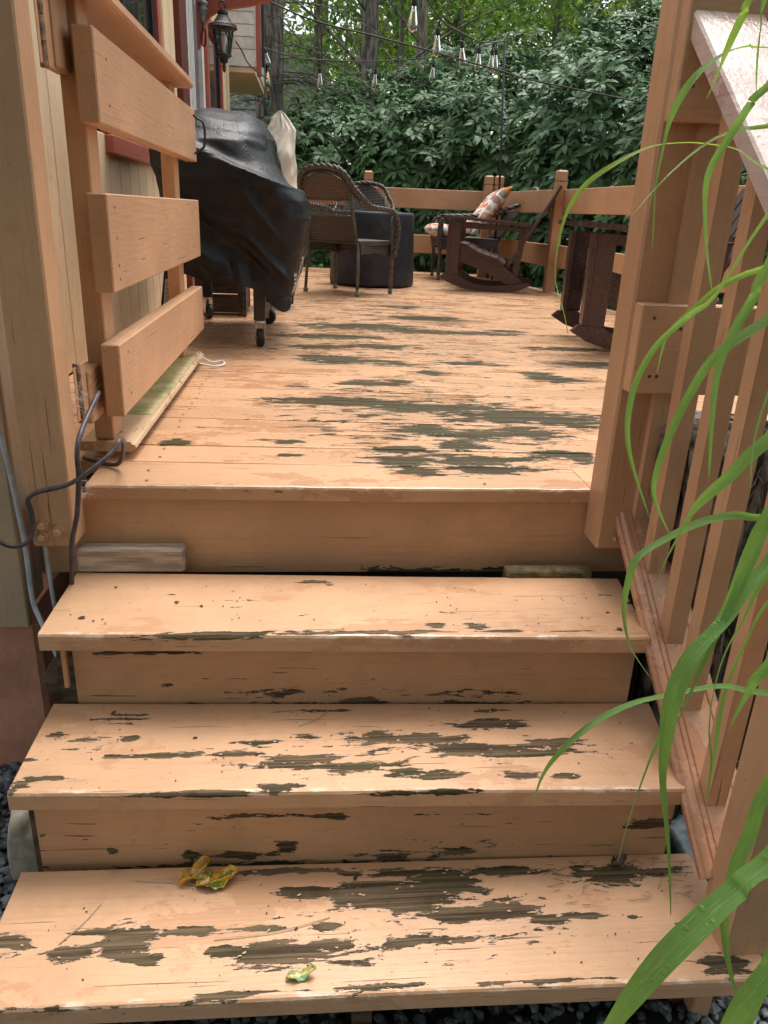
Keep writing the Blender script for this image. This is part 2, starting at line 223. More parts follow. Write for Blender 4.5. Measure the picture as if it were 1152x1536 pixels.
PTR=paint_mat('paint_fluted','y',base=(.55,.30,.175),peel=-.12,wet=.9,rough=.33)
CREAM=paint_mat('cream_siding_paint','z',base=(.72,.56,.36),peel=-.3,wet=0,rough=.55)
OLIVE=paint_mat('olive_siding_paint','z',base=(.52,.38,.25),peel=-.2,wet=0,rough=.6)
REDP=paint_mat('red_trim_paint','y',base=(.42,.11,.075),peel=-.3,wet=.2,rough=.45)
STUC=simple_mat('brown_stucco',(.52,.24,.15),.7,bump=1.,bscale=45,var=.12,scale=5)
RAWW=simple_mat('weathered_raw_wood',(.46,.36,.28),.8,var=.25,scale=6,stretch=(1,9,9),bump=.5,bscale=14)
MOSSW=simple_mat('mossy_raw_wood',(.20,.14,.075),.85,var=.3,scale=12,stretch=(2,1,6),bump=.8,bscale=20,c2=(.06,.06,.02))
DIRT=simple_mat('dark_soil',(.045,.033,.022),.95,var=.3,scale=4,bump=1,bscale=25)
DARKW=simple_mat('dark_old_lumber',(.10,.065,.04),.8,var=.3,scale=7,stretch=(1,6,6),bump=.4,bscale=20)
BLACKM=simple_mat('black_metal',(.02,.02,.022),.4,var=.1)
STEEL=simple_mat('galvanised_steel',(.55,.56,.56),.35,1,var=.1,scale=30)
RUB=simple_mat('black_rubber',(.015,.015,.016),.6,var=.1)
BRASS=simple_mat('brass',(.5,.33,.12),.35,1,var=.1)
WHITE=simple_mat('white_painted_aluminium',(.68,.69,.68),.45,var=.06,scale=12)
WSID=simple_mat('white_lap_siding',(.70,.68,.62),.55,var=.10,scale=7)
BFRAME=simple_mat('black_window_frame',(.018,.022,.03),.35,var=.1)
GREYF=simple_mat('grey_storm_frame',(.13,.12,.13),.5,var=.1)
m,t,b=newmat('window_glass'); b.inputs['Base Color'].default_value=(.02,.025,.025,1); b.inputs['Roughness'].default_value=.02; b.inputs['Specular IOR Level'].default_value=1.; GLASS=m
m,t,b=newmat('clear_glass'); b.inputs['Base Color'].default_value=(.92,.97,.97,1); b.inputs['Roughness'].default_value=.02; b.inputs['Transmission Weight'].default_value=1; b.inputs['IOR'].default_value=1.25; b.inputs['Specular IOR Level'].default_value=.8; CLEAR=m
m,t,b=newmat('amber_filament'); b.inputs['Base Color'].default_value=(.5,.2,.06,1); b.inputs['Roughness'].default_value=.4; FIL=m
CORD=simple_mat('grey_rubber_cord',(.075,.06,.065),.4,var=.2,scale=60)
CONDUIT=simple_mat('grey_pvc_conduit',(.48,.53,.56),.4,var=.1,scale=30)
PLAST=simple_mat('brown_recycled_plastic',(.070,.038,.034),.36,var=.25,scale=90,bump=.25,bscale=120)
VINYL=None
def vinyl():
    m,t,b=newmat('black_vinyl_cover'); n=N(t); sc=coords(n)
    geo=n('NewGeometry'); 
    b.inputs['Base Color'].default_value=(.007,.0078,.010,1); b.inputs['Specular IOR Level'].default_value=.30
    v=n('TexVoronoi',{'Vector':sc((70,70,45)),'Scale':1.0,'Randomness':1.},feature='F1').outputs['Distance']
    nz=n('SeparateXYZ',{0:geo.outputs['Normal']}).outputs[2]
    dm=n.m('MULTIPLY',n.step(v,.34,.22),n.step(nz,.15,.5))
    sp=n.noise(sc((14,14,6)),1,3,.5); dm=n.m('MULTIPLY',dm,n.step(sp,.47,.55))
    ro=n.m('SUBTRACT',n.m('ADD',.36,n.m('MULTIPLY',n.noise(sc((9,9,9)),1,4,.6),.2)),n.m('MULTIPLY',dm,.3)); t.links.new(ro,b.inputs['Roughness'])
    h=n.m('ADD',n.m('MULTIPLY',dm,.5),n.m('MULTIPLY',n.noise(sc((16,16,10)),1,5,.6),1.6))
    bp=n('Bump',{'Height':h,'Strength':.5,'Distance':.006}); t.links.new(bp.outputs[0],b.inputs['Normal'])
    return m
VINYL=vinyl()
TABF=simple_mat('black_polyester_cover',(.016,.02,.028),.62,var=.3,scale=7,bump=.7,bscale=9)
BEIGE=simple_mat('beige_canvas',(.64,.58,.48),.8,var=.1,scale=9,bump=.5,bscale=18)
def wicker(name,c):
    m,t,b=newmat(name); n=N(t); sc=coords(n,False)
    w1=n('TexWave',{'Vector':sc((1,1,1)),'Scale':22.,'Distortion':.6},wave_type='BANDS',bands_direction='Z').outputs['Fac']
    w2=n('TexWave',{'Vector':sc((1,1,0)),'Scale':16.},wave_type='BANDS',bands_direction='X').outputs['Fac']
    ch=n.m('MULTIPLY',w1,n.m('ADD',.4,n.m('MULTIPLY',w2,.6)))
    t.links.new(n.mix(ch,tuple(q*.25 for q in c),c),b.inputs['Base Color']); b.inputs['Roughness'].default_value=.5
    bp=n('Bump',{'Height':ch,'Strength':.8,'Distance':.006}); t.links.new(bp.outputs[0],b.inputs['Normal']); return m
WICK=wicker('brown_wicker_weave',(.075,.055,.042)); WICKF=simple_mat('brown_wicker_strand',(.075,.06,.048),.45,var=.3,scale=70,bump=.3,bscale=150)
WLEG=simple_mat('worn_bronze_metal',(.085,.075,.058),.5,var=.25,scale=12); FOOT=simple_mat('grey_green_plastic_foot',(.13,.15,.12),.6)
def pillowmat():
    m,t,b=newmat('orange_leaf_print'); n=N(t); sc=coords(n,False)
    v=n('TexVoronoi',{'Vector':sc((13,13,8)),'Scale':1.0,'Randomness':.6},feature='F1').outputs['Distance']
    v2=n('TexVoronoi',{'Vector':sc((13,13,8)),'Scale':1.0,'Randomness':.6},feature='F1').outputs['Color']
    r=n('SeparateColor',{0:v2}).outputs[0]
    c=n.mix(n.step(r,.6,.65),(.62,.17,.05),(.30,.20,.15)); c=n.mix(n.step(r,.25,.2),c,(.55,.30,.16))
    t.links.new(n.mix(n.step(v,.50,.46),(.70,.68,.63),c),b.inputs['Base Color']); b.inputs['Roughness'].default_value=.8; return m
PILLOW=pillowmat()
def leafmat(name,c,c2,rough=.38,trans=.25,back=None,ns=3.):
    m,t,b=newmat(name); n=N(t)
    g=n('NewGeometry'); r=g.outputs['Random Per Island']
    tc=n('TexCoord'); nb=n.noise(n('VectorMath',{0:tc.outputs['Object'],1:(ns,ns,ns)},operation='MULTIPLY').outputs[0],1,2,.5)
    f=n.m('ADD',n.m('MULTIPLY',r,.55),n.m('MULTIPLY',nb,.45))
    cc=n.mix(n.step(f,.2,.8),c,c2)
    if back: cc=n.mix(g.outputs['Backfacing'],cc,back)
    t.links.new(cc,b.inputs['Base Color']); b.inputs['Roughness'].default_value=rough; b.inputs['Specular IOR Level'].default_value=.22
    tr=n('BsdfTranslucent',{'Color':cc}); mx=n('MixShader',{0:trans,1:b.outputs[0],2:tr.outputs[0]})
    t.links.new(mx.outputs[0],t.nodes['Material Output'].inputs['Surface']); return m
RHODO=leafmat('rhododendron_leaf',(.026,.070,.024),(.095,.185,.060),.42,.14,(.07,.15,.055))
DECI=leafmat('bright_forest_leaf',(.12,.22,.03),(.34,.50,.07),.5,.55)
DECI2=leafmat('mid_green_forest_leaf',(.06,.14,.035),(.18,.30,.06),.5,.5)
HEML=leafmat('hemlock_needle',(.022,.055,.028),(.06,.115,.045),.55,.2)
GRASS=None
def grassmat(name,c1,c2):
    m,t,b=newmat(name); n=N(t); uv=n('UVMap').outputs[0]; s=n('SeparateXYZ',{0:uv})
    u=n.m('ABSOLUTE',n.m('SUBTRACT',s.outputs[0],.5)); rib=n.step(u,.05,.015)
    st=n('TexWave',{'Vector':uv,'Scale':9.,'Distortion':.3},bands_direction='X').outputs['Fac']
    c=n.mix(n.m('MULTIPLY',st,.7),c1,c2); c=n.mix(n.step(n.noise(n('VectorMath',{0:uv,1:(60,2.5,1)},operation='MULTIPLY').outputs[0],1,3,.6),.5,.75),c,tuple(q*1.5 for q in c2)); c=n.mix(n.step(s.outputs[1],5.78,5.97),c,(.30,.20,.07)); c=n.mix(n.m('MULTIPLY',rib,.6),c,(.30,.45,.22))
    tc=n('TexCoord'); dv=n('TexVoronoi',{'Vector':tc.outputs['Object'],'Scale':160.},feature='F1').outputs['Distance']
    dr=n.m('MULTIPLY',n.step(dv,.30,.2),n.step(n.noise(tc.outputs['Object'],40,2,.5),.5,.6))
    t.links.new(c,b.inputs['Base Color']); b.inputs['Roughness'].default_value=.3
    h=n.m('ADD',n.m('MULTIPLY',st,.3),dr); bp=n('Bump',{'Height':h,'Strength':.6,'Distance':.0015}); t.links.new(bp.outputs[0],b.inputs['Normal'])
    tr=n('BsdfTranslucent',{'Color':n.mix(.5,c,(.40,.62,.08))}); mx=n('MixShader',{0:.42,1:b.outputs[0],2:tr.outputs[0]})
    t.links.new(mx.outputs[0],t.nodes['Material Output'].inputs['Surface']); return m
GRASS=grassmat('grass_blade',(.13,.29,.06),(.26,.46,.14)); GRASS2=grassmat('yellow_green_grass_blade',(.26,.42,.05),(.36,.56,.09))
BARK=simple_mat('tree_bark',(.21,.18,.145),.9,var=.35,scale=7,stretch=(3,3,.6),bump=1.2,bscale=14)
BARKL=simple_mat('pale_tree_bark',(.42,.37,.31),.9,var=.3,scale=7,stretch=(2,2,.6),bump=1.,bscale=14)
ROCK=simple_mat('mossy_rock',(.44,.38,.31),.8,var=.3,scale=14,bump=1.,bscale=25,c2=(.30,.27,.19))
ROCKB=simple_mat('blue_grey_rock',(.22,.28,.31),.6,var=.3,scale=16,bump=1.,bscale=25)
GRAV=simple_mat('dark_slate_gravel',(.12,.135,.155),.5,var=.45,scale=18,bump=.6,bscale=60)
SHING=simple_mat('grey_roof_shingle',(.36,.34,.34),.9,var=.2,scale=5,bump=.6,bscale=30)
DRIFT=simple_mat('grey_shredded_bark',(.17,.14,.115),.9,var=.45,scale=22,stretch=(2.4,2.4,.5),bump=1.6,bscale=30,c2=(.03,.024,.018))
# ================= SETTING =================
def fbm(x,y,z,s): return mn.fractal(Vector((x*s,y*s,z*s)),1.,2.,4)
def ground_z(x,y):
    r=max(0,y-9)
    return -.77-.35*min(1,max(0,(y-2.5)/6))+.035*r*(1 if r<60 else 1)*.3+.03*mn.noise(Vector((x*.8,y*.8,0)))
V=[];F=[]
xs=np.concatenate([np.linspace(-200,-12,12),np.linspace(-10,14,80),np.linspace(16,200,12)]); ys=np.concatenate([np.linspace(-60,-3,8),np.linspace(-2.5,16,80),np.linspace(18,300,24)])
for y in ys:
    for x in xs: V.append((x,y,ground_z(x,y)))
nx=len(xs)
for j in range(len(ys)-1):
    for i in range(nx-1): F.append((j*nx+i,j*nx+i+1,(j+1)*nx+i+1,(j+1)*nx+i))
gr=bpy.data.objects.new('ground',npmesh('ground',V,F,DIRT,smooth=True)); COL.objects.link(gr); tag(gr,kind='structure')
# gravel: thousands of small stones beside and below the steps
def pebbles(n,reg,zf,smin,smax,seed):
    r=np.random.default_rng(seed); bm=bmesh.new(); bmesh.ops.create_icosphere(bm,subdivisions=1,radius=1)
    bv=np.array([v.co[:] for v in bm.verts]); bf=np.array([[v.index for v in f.verts] for f in bm.faces]); bm.free()
    VV=[];FF=[]
    for k in range(n):
        x0,x1,y0,y1=reg; p=np.array([r.uniform(x0,x1),r.uniform(y0,y1),0]); p[2]=zf(p[0],p[1])
        s=r.uniform(smin,smax)*np.array([1,r.uniform(.6,1),r.uniform(.4,.7)])
        q=bv*(1+r.uniform(-.28,.28,(len(bv),1)))*s; a=r.uniform(0,6.28); b_=r.uniform(-.5,.5)
        c,sn=math.cos(a),math.sin(a); Rm=np.array([[c,-sn,0],[sn,c,0],[0,0,1]])@np.array([[1,0,0],[0,math.cos(b_),-math.sin(b_)],[0,math.sin(b_),math.cos(b_)]])
        VV.append(q@Rm.T+p+[0,0,r.uniform(0,smax*.7)]); FF.append(bf+k*len(bv))
    return np.concatenate(VV),np.concatenate(FF)
v1,f1=pebbles(5200,(-1.25,-.40,.75,1.75),lambda x,y:ground_z(x,y),.008,.017,3)
v2,f2=pebbles(2600,(-.6,1.3,.55,1.0),lambda x,y:ground_z(x,y),.008,.016,4)
vv=np.concatenate([v1,v2]); ff=np.concatenate([f1,f2+len(v1)])
g_=bpy.data.objects.new('gravel',npmesh('gravel',vv,None,GRAV,F3=ff)); COL.objects.link(g_); tag(g_,'dark slate gravel covering the ground beside and under the steps',kind='stuff')
def rock(name,c,size,seed,mat,label,cat='rock',flat=1):
    bm=bmesh.new(); bmesh.ops.create_icosphere(bm,subdivisions=4,radius=1)
    for v in bm.verts:
        d=1+.30*mn.noise(v.co*1.1+Vector((seed,0,0)))+.10*mn.noise(v.co*4+Vector((seed,5,0)))
        q=v.co*d; q=Vector((max(-.75,min(.75,q.x)),max(-.8,min(.8,q.y)),max(-.7,min(.7*flat,q.z))))
        v.co=Vector((q.x*size[0],q.y*size[1],q.z*size[2]))+Vector((0,0,size[2]*.6))
    g=G().bm(bm); o=ob(name,g,mat,smooth=True); o.location=c; return tag(o,label,cat)
rock('mossy_stone',(-.585,1.40,-.78),(.055,.13,.14),3.1,ROCK,'flat grey green mossy stone standing against the left side of the second lowest step')
rock('blue_grey_stone',(-.75,1.33,-.78),(.075,.11,.09),8.3,ROCKB,'rounded blue grey stone lying on the gravel at the left edge')
rock('dark_wet_stone',(.80,1.17,-.74),(.06,.10,.12),5.5,ROCKB,'dark wet stone behind the newel post under the stair railing')
# ---------------- swept boards ----------------
def sweep(prof,xa,xb,nx,ybare=None,jit=0,seed=0,xfa=None,xfb=None,shear=0,xref=0):
    """closed profile [(y,z)] swept along x; ends may depend on y"""
    k=len(prof); V=[];F=[]
    for i in range(nx+1):
        for j,(y,z) in enumerate(prof):
            a=xfa(y) if xfa else xa; b=xfb(y) if xfb else xb
            x=a+(b-a)*i/nx
            dz=jit*mn.noise(Vector((x*2.2,y*6+seed,seed))) if jit else 0
            V.append((x,y+shear*(x-xref)+dz*.6,z+dz))
    for i in range(nx):
        for j in range(k):
            F.append((i*k+j,(i+1)*k+j,(i+1)*k+(j+1)%k,i*k+(j+1)%k))
    F.append(tuple(range(k))); F.append(tuple(range(nx*k,(nx+1)*k))[::-1])
    return V,F
def tread_profile(y0,y1,z,t,n,r=.006):
    # y0 front, y1 back; top from back to front, rounded front edge
    P=[(y1,z-t),(y1,z-.002),(y1-.002,z)]
    P+=[(y1-.002+(y0+r-(y1-.002))*i/n,z) for i in range(1,n+1)]
    P+=[(y0+r*.4,z-r*.25),(y0,z-r),(y0,z-t*.4),(y0,z-t+.003),(y0+.004,z-t)]
    return P
def add_bare(me,patches,plane='z',off=(0,0,0),extra=None,edge=None):
    n=len(me.vertices); c=np.zeros(n*3,np.float32); me.vertices.foreach_get('co',c); c=c.reshape(-1,3)+np.array(off)
    u=c[:,0]; w=c[:,1] if plane=='z' else c[:,2]
    a=np.zeros(n)
    for (cx,cy,rx,ry,s) in patches:
        ry=max(ry,.004)
        d=((u-cx)/rx)**2+((w-cy)/ry)**2
        e=s*np.clip(.98-.50*np.sqrt(d),0,1) if s>=.7 else s*np.clip(1.6*(1-d),0,1)
        a=np.maximum(a,e)
    if extra is not None: a=extra(c,a)
    at=me.attributes.new('bare','FLOAT','POINT'); at.data.foreach_set('value',a.astype(np.float32))
    if edge is not None: at=me.attributes.new('edge','FLOAT','POINT'); at.data.foreach_set('value',edge(c).astype(np.float32))
# ================= DECK =================
deck=thing('deck',(0,1.684,0),'raised orange painted wooden deck with boards running across and peeling bare patches','deck')
def deck_right(y): return min(2.85,2.19+.75*(5.4-y)) if y<5.4 else 2.14+.033*(6.9-y) if y<6.9 else 2.14-.16*(y-6.9)
y=1.684; slope0=0.; i=0; edges=[(1.684,0.0),(1.856,-.0205)]
yy=1.856; sh=-.0205
while yy<8.75:
    yy+=.1428; sh=max(-.06,sh-.0035); edges.append((yy,sh))
for i in range(len(edges)-1):
    (ya,sa),(yb,sb)=edges[i],edges[i+1]
    xl=-.868; xr=deck_right(ya)
    near=i<14; nxx=160 if i<6 else (90 if i<20 else 50); npf=14 if i<6 else (7 if i<20 else 4)
    za=random.uniform(-.0012,.0012)
    prof=tread_profile(0,1,0,.036,npf) # param; converted below
    if i==0: P=[(v_,z) for v_,z in tread_profile(0,.1,0,.036,npf)]
    g=G(); k=None; V=[];F=[]
    pf=tread_profile(ya+.0024,yb-.0024,za,.036,npf,r=.006 if i==0 else .0025)
    k=len(pf)
    if i==0: xl=-.505
    for a in range(nxx+1):
        x=xl+(xr-xl)*a/nxx
        for (py,pz_) in pf:
            f=(py-ya)/(yb-ya); s=sa+(sb-sa)*f
            jz=.0015*mn.noise(Vector((x*3,py*5,i*3.3))) + (.002*mn.noise(Vector((x*11,i,1.))) if (i==0 and f<.08) else 0)
            V.append((x,py+s*(x-.1),pz_+jz))
    for a in range(nxx):
        for j in range(k): F.append((a*k+j,(a+1)*k+j,(a+1)*k+(j+1)%k,a*k+(j+1)%k))
    F.append(tuple(range(k))); F.append(tuple(range(nxx*k,(nxx+1)*k))[::-1])
    if i==0:
        # notch for the two gate posts: the front board stops at the right post and goes on beyond it
        V=[(min(vx,.672),vy,vz) for vx,vy,vz in V]
    g.add(V,F)
    o=ob('deck_board',g,PXD,deck)
    def ex(c,a,i=i):
        # worn front arris
        fr=np.clip(1-np.abs(c[:,1]-1.684)/.006,0,1)*.25 if i==0 else 0
        return np.maximum(a,fr)
    add_bare(o.data,PATCH['DK'],'z',(0,1.684,0),ex,(lambda c:np.where(c[:,2]>-.012,np.clip(1-np.abs(c[:,1]-1.688)/.008,0,1),0)) if i==0 else None)
g=G(); P=tread_profile(1.6855,1.852,0,.036,3); V,F=sweep(P,.756,2.14,6); g.add(V,F).box(.6735,.7555,1.6925,1.852,-.036,0,.001); o=ob('deck_board',g,PXD,deck)
# rim boards under the edge
V,F=sweep([(1.739,-.226),(1.739,-.037),(1.700,-.037),(1.700,-.10),(1.700,-.16),(1.700,-.20),(1.700,-.224),(1.704,-.226)],-.62,2.14,160,jit=.0008)
o=ob('rim_board',G().add(V,F),PXR,deck); add_bare(o.data,PATCH['R0'],'y',(0,1.684,0))
ob('rim_board',G().box(2.10,2.138,1.745,6.9,-.226,-.038),PY,deck)
for x in (-.4,.4,1.2,1.95): ob('joist',G().box(x,x+.038,1.745,8.2,-.22,-.038,.001),DARKW,deck)
for x,y_ in ((-.45,2.3),(1.9,2.3),(-.4,5.2),(1.95,5.2),(1.9,8.)): ob('support_post',G().box(x,x+.09,y_,y_+.09,-1.3,-.222),DARKW,deck)
g=G()
for (ya,sa) in edges[:-1]:
    for jx in (-.381,.419,1.219,1.969):
        for dy in (.035,.108):
            x_=jx+random.uniform(-.006,.006); g.lathe([(.0042,0),(.0040,.0006),(.0016,.0003)],(x_,ya+dy+sa*(x_-.1),.0016),7)
scw=ob('screw_heads',g,simple_mat('painted_over_screw',(.26,.15,.09),.6),deck); scw['kind']='stuff'
# ================= STAIRS =================
st=thing('porch_stairs',(.1,1.3,-.77),'flight of three wide orange painted wooden steps with badly peeling paint','stairs')
xr1=lambda y: .700 if y<1.40 else .700+(y-1.40)*.22
for nm,(yf,yb,z,t,xa,fx,pk) in {'a':(1.362,1.640,-.205,.040,-.525,lambda y:.706+max(0,(y-1.345))*.125,'T1'),'b':(1.126,1.398,-.393,.040,-.535,lambda y:.709+(y-1.112)*.15,'T2'),'c':(.872,1.145,-.582,.042,-.500,lambda y:.790 if y<.905 else .765,'T3')}.items():
    P=tread_profile(yf,yb,z,t,46,.006)
    g=G(); V,F=sweep(P,xa,0,260,jit=.0012,seed=ord(nm),xfb=fx,xfa=(lambda y:-.535) ,shear=-.030 if nm!='c' else -.012,xref=.1); g.add(V,F)
    o=ob('tread',g,PXT,st)
    def ex(c,a,yf=yf,z=z,nm=nm):
        sh=-.030 if nm!='c' else -.012
        d=np.abs(c[:,1]-sh*(c[:,0]-.1)-yf)
        fr=np.clip(1-d/.010,0,1)*np.where(c[:,2]>z-.008,.36,.12)
        a=a*np.where(c[:,2]>z-.010,1,.12)
        return np.maximum(a,fr)
    def eg(c,yf=yf,z=z,nm=nm):
        sh=-.030 if nm!='c' else -.012
        return np.where(c[:,2]>z-.012,np.clip(1-np.abs(c[:,1]-sh*(c[:,0]-.1)-yf-.003)/.009,0,1)*1.3,0)
    add_bare(o.data,PATCH[pk],'z',(.1,1.3,-.77),ex,eg)
for (yr,zt,zb,xa,xb,pk,sh) in ((1.405,-.247,-.430,-.487,.705,'R1',-.03),(1.155,-.436,-.622,-.505,.715,'R2',-.03)):
    P=[(yr+.02,zb),(yr+.02,zt),(yr,zt)]+[(yr,zt+(zb-zt)*q/14) for q in range(1,15)]
    V,F=sweep(P,xa,xb,200,jit=.0008,seed=yr,shear=sh,xref=.1); o=ob('riser',G().add(V,F),PXR,st)
    if pk: add_bare(o.data,PATCH[pk],'y',(.1,1.3,-.77))
def stringer(x0,x1):
    P=[(1.72,-.25),(1.66,-.25),(1.63,-.247),(1.43,-.247),(1.43,-.436),(1.19,-.436),(1.19,-.626),(.95,-.626),(.95,-.77),(1.10,-.77),(1.72,-.40)]
    return G().prism(P,'x',x0,x1)
ob('stringer',stringer(-.522,-.486),DARKW,st); ob('stringer',stringer(.08,.116),DARKW,st); ob('stringer',stringer(.68,.716),DARKW,st)
ob('diagonal_brace',G().prism([(-.500,-.262),(-.530,-.298),(-.567,-.352),(-.537,-.366),(-.508,-.322)],'y',1.44,1.462),DARKW,st)
ob('diagonal_brace',G().prism([(-.569,-.358),(-.560,-.402),(-.505,-.417),(-.505,-.378),(-.540,-.370)],'y',1.463,1.485),DARKW,st)
ob('nailing_strip',G().box(-.503,-.4945,1.40,1.412,-.345,-.252,.001),PZ,st)
tag(ob('spacer_block',G().box(-.532,-.290,1.655,1.697,-.205,-.145,.006),RAWW,st),'bare grey weathered spacer block')
tag(ob('spacer_block',G().box(.470,.682,1.625,1.665,-.234,-.188,.004),MOSSW,st),'mossy brown rotten spacer block')
# ================= GATE POSTS =================
lp=thing('gate_post',(-.555,1.645,-.135),'left gate post carrying the gate, with three bolt heads near its foot','post')
ob('post',G().box(-.602,-.513,1.600,1.688,-.114,1.55,.004),PZ,lp)
def bolt(x,y_,z,parent,mat=PZ):
    g=G().lathe([(0.0,0),(.0142,0),(.0148,.0012),(.0142,.0035),(.009,.0037)],n=20); g.lathe([(.0088,.0036),(.0088,.011),(.0068,.013),(0,.013)],n=6)
    g.xf(Matrix.Translation((x,y_,z))@Matrix.Rotation(R(90),4,'X')); return ob('bolt',g,mat,parent)
bolt(-.578,1.5995,-.062,lp); bolt(-.545,1.5995,-.078,lp); bolt(-.581,1.5995,-.090,lp); 
for x,z in ((-.553,-.058),(-.557,-.091)): 
    g=G().lathe([(.003,0),(.004,.001),(.002,.0025)],n=8).xf(Matrix.Translation((x,1.5995,z))@Matrix.Rotation(R(90),4,'X')); ob('nail_head',g,PZ,lp)
rp=thing('deck_railing',(.70,1.645,-.13),'right gate post with wide guard boards nailed across its front','railing')
ob('post',G().box(.668,.752,1.600,1.690,-.118,1.35,.005),PZ,rp)
for x,z,r_ in ((.737,-.078,.009),(.712,-.092,.005)):
    g=G().lathe([(r_,0),(r_,.001),(r_*.8,.004),(r_*.3,.0055)],n=16).xf(Matrix.Translation((x,1.5995,z))@Matrix.Rotation(R(90),4,'X')); ob('bolt',g,PZ,rp)
ob('guard_board',G().box(.672,2.2,1.558,1.5995,.782,1.00,.003),PX,rp)
ob('guard_board',G().box(.672,2.2,1.558,1.5995,.262,.447,.003),PX,rp)
ob('post',G().box(1.95,2.04,1.60,1.69,-.118,1.1,.005),PZ,rp)
# ================= STAIR RAILING =================
sr=thing('stair_railing',(.77,1.3,-.5),'sloping stair railing with square balusters and a pale weathered handrail','railing')
SL=.752
def rz(y_,z0=.056,yr=1.703): return z0-SL*(yr-y_)
# bottom rail with three flutes along its inner edge: profile in (x, n), swept down the slope
def sloped(prof,ya,yb,zf,name,mat,parent,n=20):
    g=G(); V=[];F=[];k=len(prof)
    L=math.hypot(1,SL); ny=(-SL/L,1/L)
    for i in range(n+1):
        y_=ya+(yb-ya)*i/n; z=zf(y_)
        for (x,h) in prof: V.append((x,y_+ny[0]*h,z+ny[1]*h))
    for i in range(n):
        for j in range(k): F.append((i*k+j,i*k+(j+1)%k,(i+1)*k+(j+1)%k,(i+1)*k+j))
    F.append(tuple(range(k))[::-1]); F.append(tuple(range(n*k,(n+1)*k)))
    g.add(V,F); return ob(name,g,mat,parent)
flute=[(.706,-.026),(.704,-.012),(.708,-.006),(.711,-.008),(.714,-.003),(.719,0),(.727,0),(.729,-.003),(.731,0),(.739,0),(.741,-.003),(.743,0),(.80,0),(.802,-.003),(.804,0),(.816,0),(.824,-.006),(.826,-.026)]
o=sloped(flute,1.69,.985,rz,'bottom_rail',PTR,sr)
hz=lambda y_: .961-.80*(1.56-y_)
SL0=SL; SL=.80
hr=[(.682,-.036),(.680,-.004),(.684,0)]+[(.684+.128*q/6,0) for q in range(1,7)]+[(.815,-.004),(.813,-.036)]
o=sloped(hr,1.575,.88,hz,'handrail',POL,sr,60); 
SL=SL0
for yb in (1.600,1.490,1.358,1.245,1.10):
    zb=rz(yb)-.004; zt=hz(yb+.018)-.040
    g=G().prism([(yb-.019,zb-.010),(yb+.019,zb-.010+.004),(yb+.019,zt+.014),(yb-.019,zt-.016)],'x',.742,.780)
    ob('baluster',g,PZ,sr)
ob('newel_post',G().prism([(.908,-.590),(.995,-.590),(.995,.46),(.908,.39)],'x',.722,.808),PZ,sr)
ob('newel_foot',G().box(.70,.735,.92,1.0,-.80,-.626),PZ,sr)
# ================= GATE =================
gt=thing('deck_gate',(-.51,1.95,.03),'open orange painted wooden gate with three wide boards swung back beside the house wall','gate')
def routed(xa,xb,za,zb,ya,yb,parent,name,mat):
    P=[(xa+.012,za),(xb-.012,za),(xb-.004,za+.004),(xb,za+.010),(xb-.003,zb-.008),(xb-.010,zb-.006),(xb-.013,zb),(xa+.013,zb),(xa+.010,zb-.006),(xa+.003,zb-.008),(xa,za+.010),(xa+.004,za+.004)]
    return ob(name,G().prism(P,'y',ya,yb),mat,parent)
routed(-.572,-.430,.020,.045,1.88,3.18,gt,'bottom_trim',paint_mat('paint_faded_trim','y',base=(.58,.40,.24),peel=-.18,wet=.6))
ob('moss_film',G().box(-.560,-.443,2.15,3.05,.0455,.0462,0),simple_mat('algae_green_film',(.42,.36,.19),.8,var=.2,scale=14,c2=(.24,.25,.10)),gt)
routed(-.565,-.424,.982,1.018,1.80,3.17,gt,'cap_rail',paint_mat('paint_cap','y',base=(.52,.28,.155),peel=-.05,wet=.2))
ob('stile',G().box(-.530,-.484,1.895,1.985,.046,1.30,.003),PZ,gt)
ob('stile',G().box(-.530,-.484,3.03,3.12,.046,.984,.003),PZ,gt)
for za,zb in ((.748,.925),(.405,.613),(.120,.290)): ob('gate_board',G().box(-.483,-.440,1.835,3.285,za,zb,.003),PY,gt)
for za,zb in ((.840,1.30),(.112,.236)): ob('hinge_block',G().box(-.536,-.502,1.795,1.893,za,zb,.004),PZ,gt)
def hinge(zc):
    g=G()
    for k in range(3): g.lathe([(.0075,0),(.008,.001),(.008,.042),(.0075,.043)],(-.511,1.735,zc-.066+k*.044),n=12)
    o=ob('hinge',g,simple_mat('rusty_painted_hinge',(.30,.17,.10),.6,var=.4,scale=60,c2=(.04,.03,.025)),gt)
    ob('hinge_leaf',G().box(-.5128,-.5105,1.712,1.728,zc-.060,zc+.060,.001),PZ,gt); ob('hinge_leaf',G().box(-.513,-.5095,1.743,1.794,zc-.060,zc+.060,.001),PZ,gt)
hinge(.897); hinge(.198)
ob('handle',G().tube(smoothpath([(-.4395,3.235,.905),(-.428,3.24,.896),(-.405,3.24,.88),(-.400,3.24,.84),(-.405,3.24,.80),(-.425,3.24,.785),(-.4395,3.235,.775)]),.0045,8),BLACKM,gt,smooth=True)
for (y_,z) in ((1.90,.585),(1.90,.52),(1.90,.46),(1.90,.43),(3.10,.57),(3.10,.45),(1.93,.88),(1.93,.79),(3.1,.90),(1.92,.26),(1.92,.16),(3.1,.25)):
    g=G().lathe([(.0032,0),(.0034,.0006),(.0016,.0012)],n=8).xf(Matrix.Translation((-.4402,y_,z))@Matrix.Rotation(R(90),4,'Y')); ob('nail_head',g,DARKW,gt)
for (x,z) in ((.70,.42),(.725,.30),(.70,.84),(.73,.95),(.76,.40),(.71,.30)):
    g=G().lathe([(.0035,0),(.0038,.0008),(.0016,.0016)],n=8).xf(Matrix.Translation((x,1.5578,z))@Matrix.Rotation(R(90),4,'X')); ob('nail_head',g,DARKW,rp)
